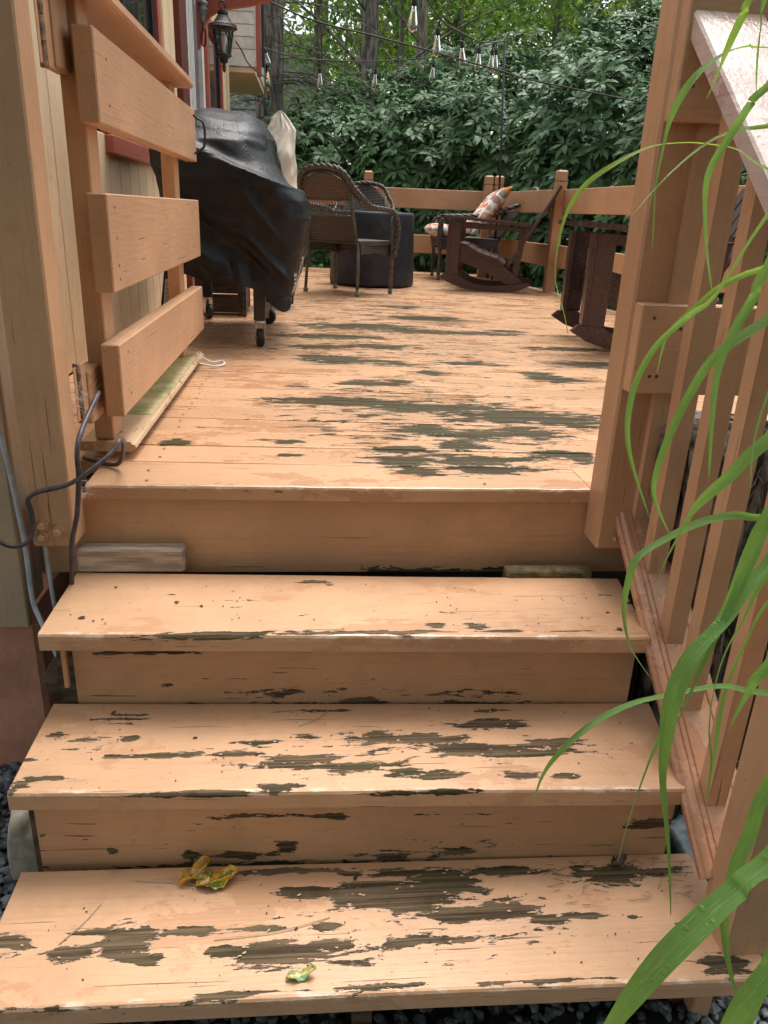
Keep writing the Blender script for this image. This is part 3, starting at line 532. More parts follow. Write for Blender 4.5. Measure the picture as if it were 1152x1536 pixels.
# ================= HOUSE =================
hs_=thing('house',(-1.8,5,-.8),'cream sided house with dark red window trim along the left of the deck','house')
ob('foundation',G().box(-3.4,-.645,1.67,2.15,-1.2,-.290,.012),STUC,hs_)
ob('foundation',G().box(-3.4,-.90,2.16,9.0,-1.6,-.02,.01),STUC,hs_)
ob('corner_trim',G().box(-.722,-.655,1.650,1.672,-.345,2.6,.003),OLIVE,hs_)
ob('corner_trim',G().box(-.672,-.650,1.674,1.76,-.345,2.6,.003),OLIVE,hs_)
for k in range(9): ob('siding_board',G().box(-.725-.2*(k+1)+.002,-.725-.2*k-.002,1.660,1.70,-.286,2.6,.004),OLIVE,hs_)
ob('end_wall',G().box(-3.3,-.68,1.705,2.18,-.285,2.6,0),OLIVE,hs_)
WX=-.87
# windows and doors along the side wall: (y0,y1,z0,z1)
OP=[(3.70,5.12,.86,2.15),(5.85,6.98,.0,2.1),(7.30,8.46,.50,2.05)]
yy=2.19; k=0
ob('wall_core',G().box(-3.3,-.912,2.19,9.02,-.01,2.9,0),CREAM,hs_)
while yy<9.0:
    wd=[.31,.24,.22,.205][k%4] if yy<3.5 else .2; y2=min(yy+wd,9.06); segs=[(.0,2.9)]
    for a,b_,z0,z1 in OP:
        if y2>a and yy<b_:
            segs=[s_ for s_ in ((0,z0),(z1,2.9)) if s_[1]-s_[0]>.02]
    for z0,z1 in segs: ob('siding_board',G().box(-.908,WX+random.uniform(-.001,.001),yy+.0025,y2-.0025,z0+.004,z1,.005),CREAM,hs_)
    yy=y2; k+=1
ob('corner_board',G().box(-.905,-.852,8.93,9.07,0,2.9),CREAM,hs_); ob('corner_edge',G().box(-.90,-.858,9.071,9.085,0,2.9),simple_mat('dark_green_edge',(.03,.07,.05),.5),hs_)
def window(a,b_,z0,z1,mull,trimw=.07,dark=False):
    w=ob('window',G().box(-.906,-.895,a+.01,b_-.01,z0+.01,z1-.01,0),BFRAME,hs_); 
    tr=[]
    for (p,q,r_,s_) in ((a,a+trimw,z0,z1),(b_-trimw,b_,z0,z1),(a+trimw+.002,b_-trimw-.002,z1-trimw,z1)): 
        o=ob('casing',G().box(-.894,-.852,p,q,r_,s_,.003),REDP,w)
    o=ob('sill',G().box(-.894,-.835,a-.02,b_+.0,z0-.075,z0-.003,.004),REDP,w)
    fa,fb=a+trimw+.002,b_-trimw-.002
    fr=[(fa,fa+.05,z0,z1-trimw-.002),(fb-.05,fb,z0,z1-trimw-.002),(fa+.052,fb-.052,z0,z0+.06)]+[(q-.03,q+.03,z0+.062,z1-trimw-.002) for q in mull]
    for (p,q,r_,s_) in fr: ob('frame',G().box(-.894,-.872,p,q,r_,s_,.003),BFRAME,w)
    ob('pane',G().box(-.8945,-.889,fa+.05,fb-.05,z0+.06,z1-trimw,0),GLASS,w)
window(*OP[0],[4.28]); window(*OP[2],[7.55])
# shade covering the near half of the first window
w=[c for c in COL.objects if c.name=='window'][0]
ob('blind',G().box(-.888,-.882,3.826,4.248,.925,2.07,0),simple_mat('slate_blue_blind',(.035,.055,.07),.6),w)
d=ob('door',G().box(-.906,-.893,6.2,6.95,.02,2.0,0),GREYF,hs_)
a,b_,z0,z1=OP[1]
ob('casing',G().box(-.894,-.850,a,a+.30,z0,z1,.004),paint_mat('dark_red_door_trim','z',base=(.12,.025,.018),peel=-.3,wet=.1),d)
ob('casing',G().box(-.894,-.852,b_-.03,b_+.06,z0,z1,.004),WHITE,d)
ob('storm_frame',G().box(-.892,-.845,6.155,6.40,.02,2.0,.008),WHITE,d)
for k in range(3): ob('storm_frame',G().box(-.8445,-.838,6.20+k*.07,6.225+k*.07,.02,2.0,.003),WHITE,d)
ob('storm_frame',G().box(-.892,-.855,6.41,6.56,.02,2.0,.004),GREYF,d)
ob('glass',G().box(-.892,-.884,6.56,6.93,.3,1.95,0),GLASS,d)
g=G().tube(smoothpath([(-.86,6.48,1.02),(-.83,6.48,1.02),(-.815,6.47,1.02),(-.812,6.40,1.015)]),.009,8).lathe([(.018,0),(.02,.004),(.012,.01)],(0,0,0),12).v and G().tube(smoothpath([(-.862,6.48,1.12),(-.83,6.48,1.12),(-.812,6.47,1.12),(-.808,6.36,1.115)]),.010,8)
ob('door_handle',g,BRASS,d,smooth=True)
# projecting upper bay with white lap siding
by=9.30
for k in range(9):
    z0=2.005+k*.112
    P=[(by-.012,z0+.002),(by-.004,z0+.111),(by+.03,z0+.111),(by+.03,z0+.002)]
    ob('lap_siding',G().prism([(q,r_) for q,r_ in P],'x',-1.6,-.600),WSID,hs_)
ob('bay_core',G().box(-1.6,-.60,by+.031,11,1.99,3.05,0),WSID,hs_)
ob('bay_trim',G().box(-1.6,-.602,by-.022,by+.03,1.955,2.004,.004),WHITE,hs_)
ob('bay_soffit',G().box(-1.6,-.605,by+.0,11,1.90,1.952,.004),CREAM,hs_)
ob('bay_trim',G().box(-.600,-.585,by-.024,by+.02,1.955,3.05,.003),WHITE,hs_)
ob('bay_corner',G().box(-.583,-.535,by-.03,by+.02,1.87,3.05,.003),REDP,hs_); ob('gutter_pipe',G().box(-.532,-.500,by-.01,by+.05,1.96,3.05,.006),BLACKM,hs_)
# dark red curved porch bracket over the lamp
arc=[(-.60,1.36),(-.576,1.402),(-.567,1.476),(-.534,1.514),(-.492,1.539),(-.418,1.557),(-.334,1.571),(-.229,1.600),(-.19,1.625),(-.19,1.80),(-.605,1.80),(-.605,1.36)]
ob('porch_bracket',G().prism([(p[0],p[1]) for p in arc],'y',4.74,4.78),REDP,hs_)
# ================= FAR FENCE =================
def post_cap(x,y_,z0,z1,parent,w=.089,rot=0,notch=.845):
    g=G().box(-w/2,w/2,-w/2,w/2,z0,notch+.045,.003); g.box(-w/2+.003,w/2-.003,-w/2+.003,w/2-.003,notch+.0455,notch+.0495,0); g.box(-w/2,w/2,-w/2,w/2,notch+.05,z1,.012)
    g.xf(Matrix.Translation((x,y_,0))@Matrix.Rotation(rot,4,'Z')); return ob('post',g,PZ,parent)
def rail_seg(p,q,za,zb,parent,t=.038):
    p=Vector(p);q=Vector(q);L=(q-p).length; a=math.atan2(q.y-p.y,q.x-p.x)
    g=G().box(0,L,-t/2,t/2,za,zb,.003).xf(Matrix.Translation((p.x,p.y,0))@Matrix.Rotation(a,4,'Z')); return ob('rail_board',g,PX,parent)
def fence(name_lbl,posts,a,b,rot=0):
    t=thing('deck_railing',((a[0]+b[0])/2,(a[1]+b[1])/2,0),name_lbl,'railing')
    for x,y_ in posts: post_cap(x,y_,-.2,.985,t,rot=rot)
    rail_seg(a,b,.648,.835,t); rail_seg(a,b,.212,.392,t); return t
fA=((-1.2,8.78),(1.76,8.43))
fence('rear deck railing of two wide boards behind the wicker chairs, with a single post',[(.58,8.60),(-1.25,8.82)],*fA,rot=-.11)
fence('corner deck railing between the double post and the tall post nearest the rockers',[(1.795,8.40),(1.895,8.37)],(1.93,8.33),(2.07,6.98),rot=-.11)
fence('side deck railing running from the tall post behind the right rocking chair',[(2.09,6.90)],(2.13,6.85),(2.19,5.42),rot=.0)
fence('angled deck railing behind the nearest rocking chair',[(2.20,5.36)],(2.24,5.31),(2.86,4.45),rot=.6)
# ================= WICKER CHAIRS =================
def wicker_chair(lbl,loc,rz_,D,lean,ztop,arm_z,sw,fw_,latt=True,group='brown wicker chairs on the deck'):
    """local: +y is where the sitter looks, x is across"""
    t=thing('wicker_chair',loc,lbl,'chair',group,rz_)
    L=lambda n,g,m,s=True: ob(n,g,m,t,smooth=s,world=False)
    zs=.385; yb=lambda z: -lean*max(0,(z-zs)/(ztop-zs))
    # braided hoop that becomes the arms
    half=[(fw_+.02,D,.28),(fw_+.035,D+.02,.42),(fw_+.035,D+.01,.53),(fw_+.03,D-.06,arm_z),(fw_+.03,D*.55,arm_z+.015),(fw_+.02,D*.15,arm_z+.03),(fw_+.01,-.05,arm_z+.09),(fw_-.03,-lean*.7-.01,ztop-.13),(fw_*.62,-lean-.02,ztop-.03),(0,-lean-.03,ztop)]
    path=half+[(-x,y_,z) for x,y_,z in half[-2::-1]]
    P=smoothpath(path,7); g=G()
    for ph in (0,2.09,4.18):
        q=[]
        for i,p in enumerate(P):
            a=i*.95+ph; tdir=(P[min(i+1,len(P)-1)]-P[max(i-1,0)]).normalized(); u=tdir.cross(Vector((0,1,.3))).normalized(); w_=tdir.cross(u)
            q.append(p+(u*math.cos(a)+w_*math.sin(a))*.011)
        g.tube(q,.011,6)
    L('hoop',g,WICKF)
    if latt:
        g=G(); n=26
        Pi=[Vector((p.x*.86,p.y+.01,zs+(p.z-zs)*.93)) for p in P]
        k0=int(len(P)*.33); k1=len(P)-k0
        for j in range(k0,k1): # short woven strip under the hoop
            g.tube([P[j],Pi[j]],.0045,4,False)
        g.tube(Pi[k0-2:k1+2],.008,6)
        nk=k1-k0; V2=[tuple(P[j]) for j in range(k0,k1)]+[tuple(Pi[j]) for j in range(k0,k1)]+[tuple(P[j]+Vector((0,.006,0))) for j in range(k0,k1)]+[tuple(Pi[j]+Vector((0,.006,0))) for j in range(k0,k1)]
        L('hoop_lining',g,WICKF); L('hoop_weave',G().add(V2,[(j,j+1,nk+j+1,nk+j) for j in range(nk-1)]+[(2*nk+j,3*nk+j,3*nk+j+1,2*nk+j+1) for j in range(nk-1)]),WICK)
    # uprights, legs
    for s in (-1,1):
        L('back_upright',G().tube([(s*(sw-.01),0,zs-.02),(s*(sw-.02),yb(.6),.6),(s*(sw-.025),yb(ztop-.12),ztop-.12)],.012,8),WLEG)
        lg=L('leg',G().tube([(s*(sw),0,zs),(s*(sw+.01),-.01,.2),(s*(sw+.015),-.02,.03)],[.014,.013,.012],10),WLEG)
        ob('foot',G().lathe([(.010,.0),(.018,.004),(.019,.022),(.014,.032),(.012,.045)],(s*(sw+.015),-.02,0),12),FOOT,lg,smooth=True,world=False)
        q=[(s*fw_,D,.36-.012*i) for i in range(27)]
        lg=L('leg',G().tube(q,[.017+.003*math.sin(i*1.3) for i in range(27)],10),WICKF)
        ob('foot',G().lathe([(.010,.0),(.018,.004),(.019,.022),(.014,.032),(.012,.045)],(s*fw_,D,0),12),FOOT,lg,smooth=True,world=False)
        L('arm_post',G().tube([(s*fw_,D-.01,.3),(s*fw_,D-.01,arm_z-.03)],.012,8),WICKF)
    # seat, apron
    L('seat',G().prism([(-sw-.02,-.01),(sw+.02,-.01),(fw_+.01,D*.6),(fw_,D+.015),(fw_*.5,D+.035),(-fw_*.5,D+.035),(-fw_,D+.015),(-fw_-.01,D*.6)],'z',zs-.02,zs+.008),WICK,False)
    ap=[(-fw_,.375),(fw_,.375),(fw_,.27),(fw_*.6,.30),(0,.312),(-fw_*.6,.30),(-fw_,.27)]
    L('apron',G().prism(ap,'y',D-.008,D+.006),WICK,False)
    for s in (-1,1):
        L('side_apron',G().prism([(0,.375),(D,.375),(D,.28),(D*.5,.31),(0,.30)],'x',s*(sw+.02)-.006,s*(sw+.02)+.006),WICK,False)
    # back: lower weave, open lattice band, upper weave
    def panel(z0,z1,arch,name,mat):
        V=[];n=14;m_=10;F=[]
        for layer in (0,1):
            for i in range(m_+1):
                for j in range(n+1):
                    u=-1+2*j/n; x=u*(sw-.02); zt=z1-(arch*(u*u)); z=z0+(zt-z0)*i/m_
                    V.append((x,yb(z)-.035*(1-u*u)+.012*layer-.006,z))
        nn=(n+1)*(m_+1)
        for i in range(m_):
            for j in range(n):
                a=i*(n+1)+j; F.append((a,a+1,a+n+2,a+n+1)); F.append((nn+a,nn+a+n+1,nn+a+n+2,nn+a+1))
        for j in range(n): a=j; F.append((a,nn+a,nn+a+1,a+1)); a=m_*(n+1)+j; F.append((a,a+1,nn+a+1,nn+a))
        return L(name,G().add(V,F),mat)
    if latt:
        panel(zs,.56,0,'lower_weave',WICK)
        g=G()
        for sgn in (-1,1):
            for j in range(-2,20):
                x0=-(sw-.02)+j*.023; x1=x0+sgn*.045
                if max(abs(x0),abs(x1))<sw-.01:
                    f=lambda x,z:(x,yb(z)-.035*(1-(x/sw)**2),z); g.tube([f(x0,.56),f((x0+x1)/2,.61),f(x1,.665)],.0022,4,False)
        L('open_lattice',g,WICKF)
        panel(.665,.845,.085,'upper_weave',wicker('tan_wicker_weave',(.17,.105,.075)))
        g=G()
        for z in (.56,.665): g.tube([(x,yb(z)-.035*(1-(x/sw)**2),z) for x in np.linspace(-sw+.02,sw-.02,12)],.008,6)
        L('cross_rod',g,WICKF)
        for j in range(13):
            pass
    else: panel(zs,ztop-.015,.13,'back_weave',WICK)
    return t
wicker_chair('brown wicker armchair seen from behind, with open lattice back, before the covered table',(.160,6.085,0),R(-37),.41,.13,.885,.60,.225,.265)
c2=wicker_chair('brown wicker chair half hidden behind the round black covered table',(.52,8.12,0),R(176),.41,.13,.86,.58,.225,.265,latt=False)
c3=wicker_chair('wicker chair with two patterned pillows by the corner of the rear railing',(1.80,8.0,0),R(88),.56,.34,.87,.58,.24,.27,latt=False)
def pillow(name,lbl,loc,M3,sx,sy,th):
    V=[];F=[];n=18
    for side in (1,-1):
        for i in range(n+1):
            for j in range(n+1):
                u=-1+2*i/n; v=-1+2*j/n
                e=(1-u**4)*(1-v**4); x=u*sx*(1-.10*(1-v*v)*abs(u)); y_=v*sy*(1-.10*(1-u*u)*abs(v))
                V.append((x,y_,side*(th*e**.5+.002)+.006*mn.noise(Vector((u*3,v*3,side)))))
    nn=(n+1)**2
    for i in range(n):
        for j in range(n):
            a=i*(n+1)+j; F.append((a,a+n+1,a+n+2,a+1)); F.append((nn+a,nn+a+1,nn+a+n+2,nn+a+n+1))
    bd=[j for j in range(n+1)]+[i*(n+1)+n for i in range(1,n+1)]+[n*(n+1)+j for j in range(n-1,-1,-1)]+[i*(n+1) for i in range(n-1,0,-1)]
    for k in range(len(bd)): a,b=bd[k],bd[(k+1)%len(bd)]; F.append((a,b,nn+b,nn+a))
    o=ob(name,G().add(V,F),PILLOW,smooth=True); o.matrix_world=Matrix.Translation(loc)@M3.to_4x4(); return tag(o,lbl,'pillow')
pillow('pillow','white pillow with orange leaf print lying flat on the wicker seat',(1.30,7.96,.452),Matrix.Rotation(R(4),3,'Y'),.19,.2,.058)
pillow('pillow','white pillow with orange leaf print leaning upright against the wicker chair back',(1.665,7.88,.63),Matrix.Rotation(R(-50),3,'Y')@Matrix.Rotation(R(8),3,'Z'),.29,.23,.065)
# ================= COVERED TABLE =================
V=[];F=[];n=64; prof=[(0,.594),(.20,.597),(.335,.599),(.350,.592),(.3545,.575),(.355,.45),(.357,.3),(.360,.15),(.366,.03),(.364,.012),(.355,.012)]
for r_,z in prof:
    for j in range(n):
        a=2*math.pi*j/n; w_=(1-z/.6)
        rr=r_+(.006*w_*math.sin(a*7+1)+.008*mn.noise(Vector((math.cos(a)*2,math.sin(a)*2,z*3))) if r_>.3 else 0)
        V.append((rr*math.cos(a),rr*math.sin(a),z+(.004*mn.noise(Vector((r_*6,a*2,0))))))
for i in range(len(prof)-1):
    for j in range(n): F.append((i*n+j,(i+1)*n+j,(i+1)*n+(j+1)%n,i*n+(j+1)%n))
F.append(tuple(range(n)))
o=ob('covered_table',G().add(V,F),TABF,smooth=True); o.location=(.525,7.03,0); tag(o,'round patio table hidden under a fitted black fabric cover','table')
# ================= ROCKING CHAIRS =================
def shift(P,dx=-1.5): return [(x+dx,z) for x,z in P]
RUN=shift([(1.095,.104),(1.128,.134),(1.231,.137),(1.326,.079),(1.40,.058),(1.468,.051),(1.56,.051),(1.658,.057),(1.75,.070),(1.847,.090),(1.874,.069),(1.773,.024),(1.70,.009),(1.62,.001),(1.56,0),(1.473,.002),(1.38,.008),(1.301,.020),(1.168,.062)])
SIDE=shift([(1.252,.372),(1.293,.356),(1.35,.327),(1.395,.304),(1.45,.286),(1.507,.271),(1.589,.246),(1.654,.193),(1.807,.088),(1.73,.068),(1.667,.061),(1.604,.097),(1.498,.15),(1.355,.201),(1.243,.234)])
def rocker(lbl,loc,rz_):
    t=thing('rocking_chair',loc,lbl,'rocking chair','dark brown rocking chairs',rz_)
    L=lambda n,g,m=PLAST: ob(n,g,m,t,world=False)
    for s in (-1,1):
        y0=s*.30
        L('runner',G().prism(RUN,'y',y0-.019,y0+.019))
        L('side_board',G().prism(SIDE,'y',y0-s*.022-.012,y0-s*.022+.012) if False else G().prism(SIDE,'y',min(y0-s*.045,y0-s*.021),max(y0-s*.045,y0-s*.021)))
        L('front_leg',G().prism([(-.335,.138),(-.252,.134),(-.248,.545),(-.332,.548)],'y',min(y0,y0+s*.024),max(y0,y0+s*.024)))
        L('leg_face',G().prism([(-.358,.138),(-.336,.138),(-.334,.548),(-.356,.548)],'y',min(y0-s*.052,y0+s*.026),max(y0-s*.052,y0+s*.026)))
        L('arm_apron',G().prism([(-.246,.50),(-.246,.547),(.26,.516),(.26,.49)],'y',y0-.011,y0+.011))
        a0,a1=y0-.075,y0+.075
        P=[(-.42,a0+.03),(-.39,a0),(.0,a0+(.0 if s>0 else .0)),(.33,a0+(.0 if s<0 else .03)),(.33,a1-(.03 if s<0 else 0)),(-.39,a1),(-.42,a1-.03)]
        g=G().prism(P,'z',0,.022).xf(Matrix.Translation((0,0,.553))@Matrix.Rotation(R(3.4),4,'Y')); L('armrest',g)
        L('back_arm_post',G().prism([(.20,.10),(.25,.10),(.30,.53),(.25,.53)],'y',min(y0-s*.046,y0-s*.07),max(y0-s*.046,y0-s*.07)))
    L('front_apron',G().box(-.272,-.250,-.278,.278,.235,.345,.002))
    TOP=[(-.262,.366),(-.207,.356),(-.105,.304),(.007,.271),(.089,.246),(.13,.214)]
    Q=smoothpath([(a,0,b) for a,b in TOP],8); acc=0; last=Q[0]; d=[0]
    for k in range(1,len(Q)): d.append(d[-1]+(Q[k]-Q[k-1]).length)
    def at(s_):
        for k in range(1,len(Q)):
            if d[k]>=s_: f=(s_-d[k-1])/(d[k]-d[k-1]+1e-9); return Q[k-1].lerp(Q[k],f)
        return Q[-1]
    nsl=6; w_=d[-1]/nsl
    for k in range(nsl):
        a=at(k*w_+.003); b=at((k+1)*w_-.003); u=(b-a).normalized(); nrm=Vector((-u.z,0,u.x)); nrm=nrm if nrm.z>0 else -nrm
        P=[(a.x,a.z+.001),(b.x,b.z+.001),(b.x+nrm.x*.02,b.z+nrm.z*.02),(a.x+nrm.x*.02,a.z+nrm.z*.02)]
        L('seat_slat',G().prism(P,'y',-.325 if 0<k else -.262,.325 if 0<k else .262))
    A=Vector((.16,0,.20)); B=Vector((.545,0,.86)); u=(B-A).normalized(); nrm=Vector((-u.z,0,u.x))
    for k,(off,top) in enumerate(((-.215,-.09),(-.108,-.02),(0,0),(.108,-.02),(.215,-.09))):
        bt=B+u*top; fan=.0 
        wA,wB=.040,.049
        oa=off*.86; ob_=off*1.08
        V=[]
        for (p,o_,w2) in ((A,oa,wA),(bt,ob_,wB)):
            for yy_ in (o_-w2,o_+w2):
                for h in (-.01,.01): V.append((p.x+nrm.x*h,yy_,p.z+nrm.z*h))
        F=[(0,1,3,2),(4,6,7,5),(0,4,5,1),(2,3,7,6),(0,2,6,4),(1,5,7,3)]
        L('back_slat',G().add(V,F))
    for f in (.12,.48,.80):
        c=A.lerp(B,f)-nrm*(-.022 if False else .022)
        g=G().box(-.02,.02,-.25,.25,-.011,.011,.002).xf(Matrix.Translation(c)@Matrix.Rotation(-math.atan2(u.z,u.x),4,'Y')); L('back_brace',g)
    return t
rocker('dark brown slatted rocking chair seen side on, in front of the pillowed wicker chair',(1.56,7.0,0),R(-14.5))
rocker('nearest dark brown rocking chair, partly hidden behind the right gate post',(1.68,3.905,0),R(-8))
# ================= COVERED GRILL =================
gl=thing('covered_grill',(-.35,4.0,0),'grill under a wet black vinyl cover, on casters beside the house wall','grill')
XR=[(.13,-.22),(.21,-.10),(.222,-.065),(.438,-.048),(.554,-.044),(.628,-.081),(.672,-.121),(.773,-.168),(.887,-.19),(.956,-.236),(.985,-.29),(.992,-.36)]
YN=[(.13,3.56),(.30,3.52),(.55,3.50),(.70,3.50),(.85,3.55),(.93,3.64),(.97,3.74),(.992,3.88)]
def itp(T,z): return float(np.interp(z,[a for a,_ in T],[b for _,b in T]))
nz_,na=150,360; V=[];F=[]
for i in range(nz_+1):
    tt=i/nz_
    for j in range(na):
        a=2*math.pi*j/na; ca,sa=math.cos(a),math.sin(a)
        # hem height varies around the cover
        hem=.265+.05*max(0,-ca)*1.0-.085*max(0,ca)*max(0,-sa)*2*.9+.03*math.sin(3*a+1)
        z=hem+(.985-hem)*tt
        xr=itp(XR,max(z,.215)); xl=-.66+.10*max(0,(z-.8)/.2); yn=itp(YN,z); yf=4.50-.12*max(0,(z-.7)/.3)
        cx=(xr+xl)/2; cy=(yn+yf)/2; hx=(xr-xl)/2; hy=(yf-yn)/2
        e=.42 if z<.75 else .42+.4*(z-.75)/.25
        x=cx+hx*math.copysign(abs(ca)**e,ca); y_=cy+hy*math.copysign(abs(sa)**e,sa)
        p=Vector((x,y_,z))
        out=Vector((ca,sa,0))
        # side shelf lifting the cloth: sharp ridge on the near side sloping down to the right
        zl=.87-.42*(x+.60)
        rid=0
        if sa<.1:
            dd=z-zl; rid=.060*math.exp(-max(0,-dd)/.14)*(1 if dd<0 else math.exp(-dd/.012))
        dg=(z*1.0+.9*x)*1.
        fold=.030*(.5-abs(math.sin(dg*7.5+2.6*mn.noise(p*2.2))))*(.35+.65*(1-tt))+.016*mn.noise(Vector((x*3.4+z*2.6,y_*1.5,z*3.2)))+.012*(.3-abs(mn.noise(p*6)))+.004*mn.noise(p*15)
        cr_=.022*abs(mn.noise(Vector((x*5+z*4,y_*2,z*1.5-x*2+7))))*2
        for (xa,za,xb,zb,am,wd_) in ((-.62,.74,-.20,.36,.034,.028),(-.36,.58,-.08,.27,.030,.024),(-.52,.46,-.26,.24,.028,.022),(-.30,.66,-.10,.42,.018,.020),(-.60,.60,-.45,.30,.020,.02)):
            if sa<.25:
                ex,ez=xb-xa,zb-za; L2=ex*ex+ez*ez; t_=((x-xa)*ex+(z-za)*ez)/L2; dl=((x-xa)*ez-(z-za)*ex)/L2**.5
                if -.15<t_<1.15: fold+=am*(math.exp(-abs(dl)/wd_)-.6*math.exp(-abs(dl-.045)/.03))*max(0,1-abs(t_-.5)**3*5)
        q=p+out*(rid+fold+cr_)*(1 if tt<.93 else max(0,(1-tt)/.07))
        if tt>.86: q.z+=.018*mn.noise(p*6)
        V.append(tuple(q))
for i in range(nz_):
    for j in range(na): F.append((i*na+j,i*na+(j+1)%na,(i+1)*na+(j+1)%na,(i+1)*na+j))
# crown: shrink rings to close the top
base_=nz_*na; ctr=Vector((-.42,4.10,1.0)); nr=10
for r_ in range(1,nr+1):
    f=1-r_/nr
    for j in range(na):
        p=Vector(V[base_+j]); q=ctr.lerp(p,f); q.z=.985+.022*(1-f*f)+.014*mn.noise(Vector((q.x*8,q.y*8,3)))+ (p.z-.985)*f
        V.append(tuple(q))
    a0=(nz_+r_-1)*na; a1=(nz_+r_)*na
    for j in range(na): F.append((a0+j,a0+(j+1)%na,a1+(j+1)%na,a1+j))
cov=G().add(V,F); BV=BVHTree.FromPolygons([Vector(v) for v in V],F)
ob('cover',cov,VINYL,gl,smooth=True)
def text_on(s,c,ux,uz,h,mat,parent,name='lettering'):
    cu_=bpy.data.curves.new('t','FONT'); cu_.body=s; cu_.size=h; cu_.extrude=.0; cu_.offset=.0012
    tmp=bpy.data.objects.new('t',cu_); COL.objects.link(tmp); bpy.context.view_layer.update()
    me=bpy.data.meshes.new_from_object(tmp); bpy.data.objects.remove(tmp)
    n_=Vector(ux).cross(Vector(uz)).normalized(); off=Vector(parent.location)
    bm=bmesh.new(); bm.from_mesh(me); bmesh.ops.triangulate(bm,faces=bm.faces[:]); bmesh.ops.subdivide_edges(bm,edges=[e for e in bm.edges if e.calc_length()>h*.25],cuts=2); 
    for v in bm.verts:
        p=Vector(c)+Vector(ux)*v.co.x+Vector(uz)*v.co.y
        hit=BV.ray_cast(p+n_*.4,-n_)
        if hit[0] is not None: p=hit[0]+n_*.0025
        v.co=p-off
    bm.to_mesh(me); bm.free(); me.materials.clear(); me.materials.append(mat)
    o=bpy.data.objects.new(name,me); COL.objects.link(o); o.parent=parent; return o
LET=simple_mat('cream_print',(.62,.60,.52),.6,var=.05)
text_on('POWER',(-.105,3.70,.395),(.06,.0,-1.0),(.72,.69,.02),.040,LET,gl)
text_on('STEEL',(-.14,3.67,.325),(.06,.0,-1.0),(.72,.69,.02),.036,LET,gl)
def caster(x,y_,rot,leg_h,zt=.42):
    c=G().box(-.026,.026,-.026,.026,.118,zt,.004)
    lg=ob('leg',c.xf(Matrix.Translation((x,y_,0))),BLACKM,gl)
    g=G().lathe([(.023,.104),(.026,.108),(.026,.1175)],n=14)
    for s in (-1,1): g.prism([(-.016,.105),(.018,.105),(.018,.064),(.009,.033),(-.004,.033)],'x',s*.0205-.0015,s*.0205+.0015)
    g.xf(Matrix.Translation((x,y_,0))@Matrix.Rotation(rot,4,'Z')); ob('caster_fork',g,STEEL,gl)
    g=G().lathe([(.013,-.015),(.036,-.015),(.040,-.009),(.040,.009),(.036,.015),(.013,.015)],n=24).xf(Matrix.Translation((x,y_,.040))@Matrix.Rotation(rot,4,'Z')@Matrix.Rotation(R(90),4,'Y'))
    w_=ob('caster_wheel',g,RUB,gl,smooth=False)
    g=G().lathe([(.0,-.017),(.008,-.017),(.008,.017),(0,.017)],n=10).xf(Matrix.Translation((x,y_,.040))@Matrix.Rotation(rot,4,'Z')@Matrix.Rotation(R(90),4,'Y')); g.v=[tuple(v) for v in g.v]; ob('wheel_hub',g,STEEL,gl)
for cx_,cy_,cr_a in ((-.232,3.61,R(12)),(-.232,4.36,R(75)),(-.575,4.5,R(40)),(-.60,3.62,R(10))): caster(cx_,cy_,cr_a,.1)

g=G()
sp=smoothpath([(-.335,3.50,.40),(-.318,3.492,.33),(-.310,3.49,.26),(-.305,3.49,.205)],5)
for i in range(len(sp)-1):
    pass
V=[];F=[]
for i,p in enumerate(sp):
    for s in (-.011,.011):
        for h in (0,.002): V.append((p.x+s,p.y-.004+h+.004*math.sin(i*.7),p.z))
for i in range(len(sp)-1):
    a=i*4; F+= [(a,a+2,a+6,a+4),(a+1,a+5,a+7,a+3),(a,a+4,a+5,a+1),(a+2,a+3,a+7,a+6)]
ob('strap',G().add(V,F),VINYL,gl); ob('strap',G().tube([(-.09,4.02,.24),(-.095,4.0,.15)],.005,4),VINYL,gl)
# wooden crate below
cr2=thing('wooden_crate',(-.50,4.70,0),'dark stained wooden crate on the deck underneath the covered grill','crate')
for k in range(2): ob('plank',G().box(-.66,-.400,4.62,4.64,.022+k*.105,.122+k*.105,.002),simple_mat('dark_stained_plank',(.055,.027,.015),.55,var=.35,scale=7,stretch=(1,5,8)),cr2)
ob('corner_batten',G().box(-.398,-.372,4.615,4.645,.0,.24,.002),DARKW,cr2); ob('side_panel',G().box(-.398,-.378,4.65,5.0,.02,.23,.002),DARKW,cr2); ob('base_panel',G().box(-.66,-.40,4.645,5.0,.0,.018,.002),DARKW,cr2)
# white low bin beyond grill
b_=thing('white_tray',(-.2,5.0,0),'low white plastic tray on the deck just behind the grill caster','tray')
ob('wall',G().prism([(-.34,.0),(-.13,.0),(-.115,.15),(-.355,.15)],'y',5.0,5.012),WHITE,b_); ob('wall',G().box(-.135,-.125,5.014,5.18,0,.15),WHITE,b_); ob('floor',G().box(-.34,-.14,5.014,5.18,0,.01),WHITE,b_)
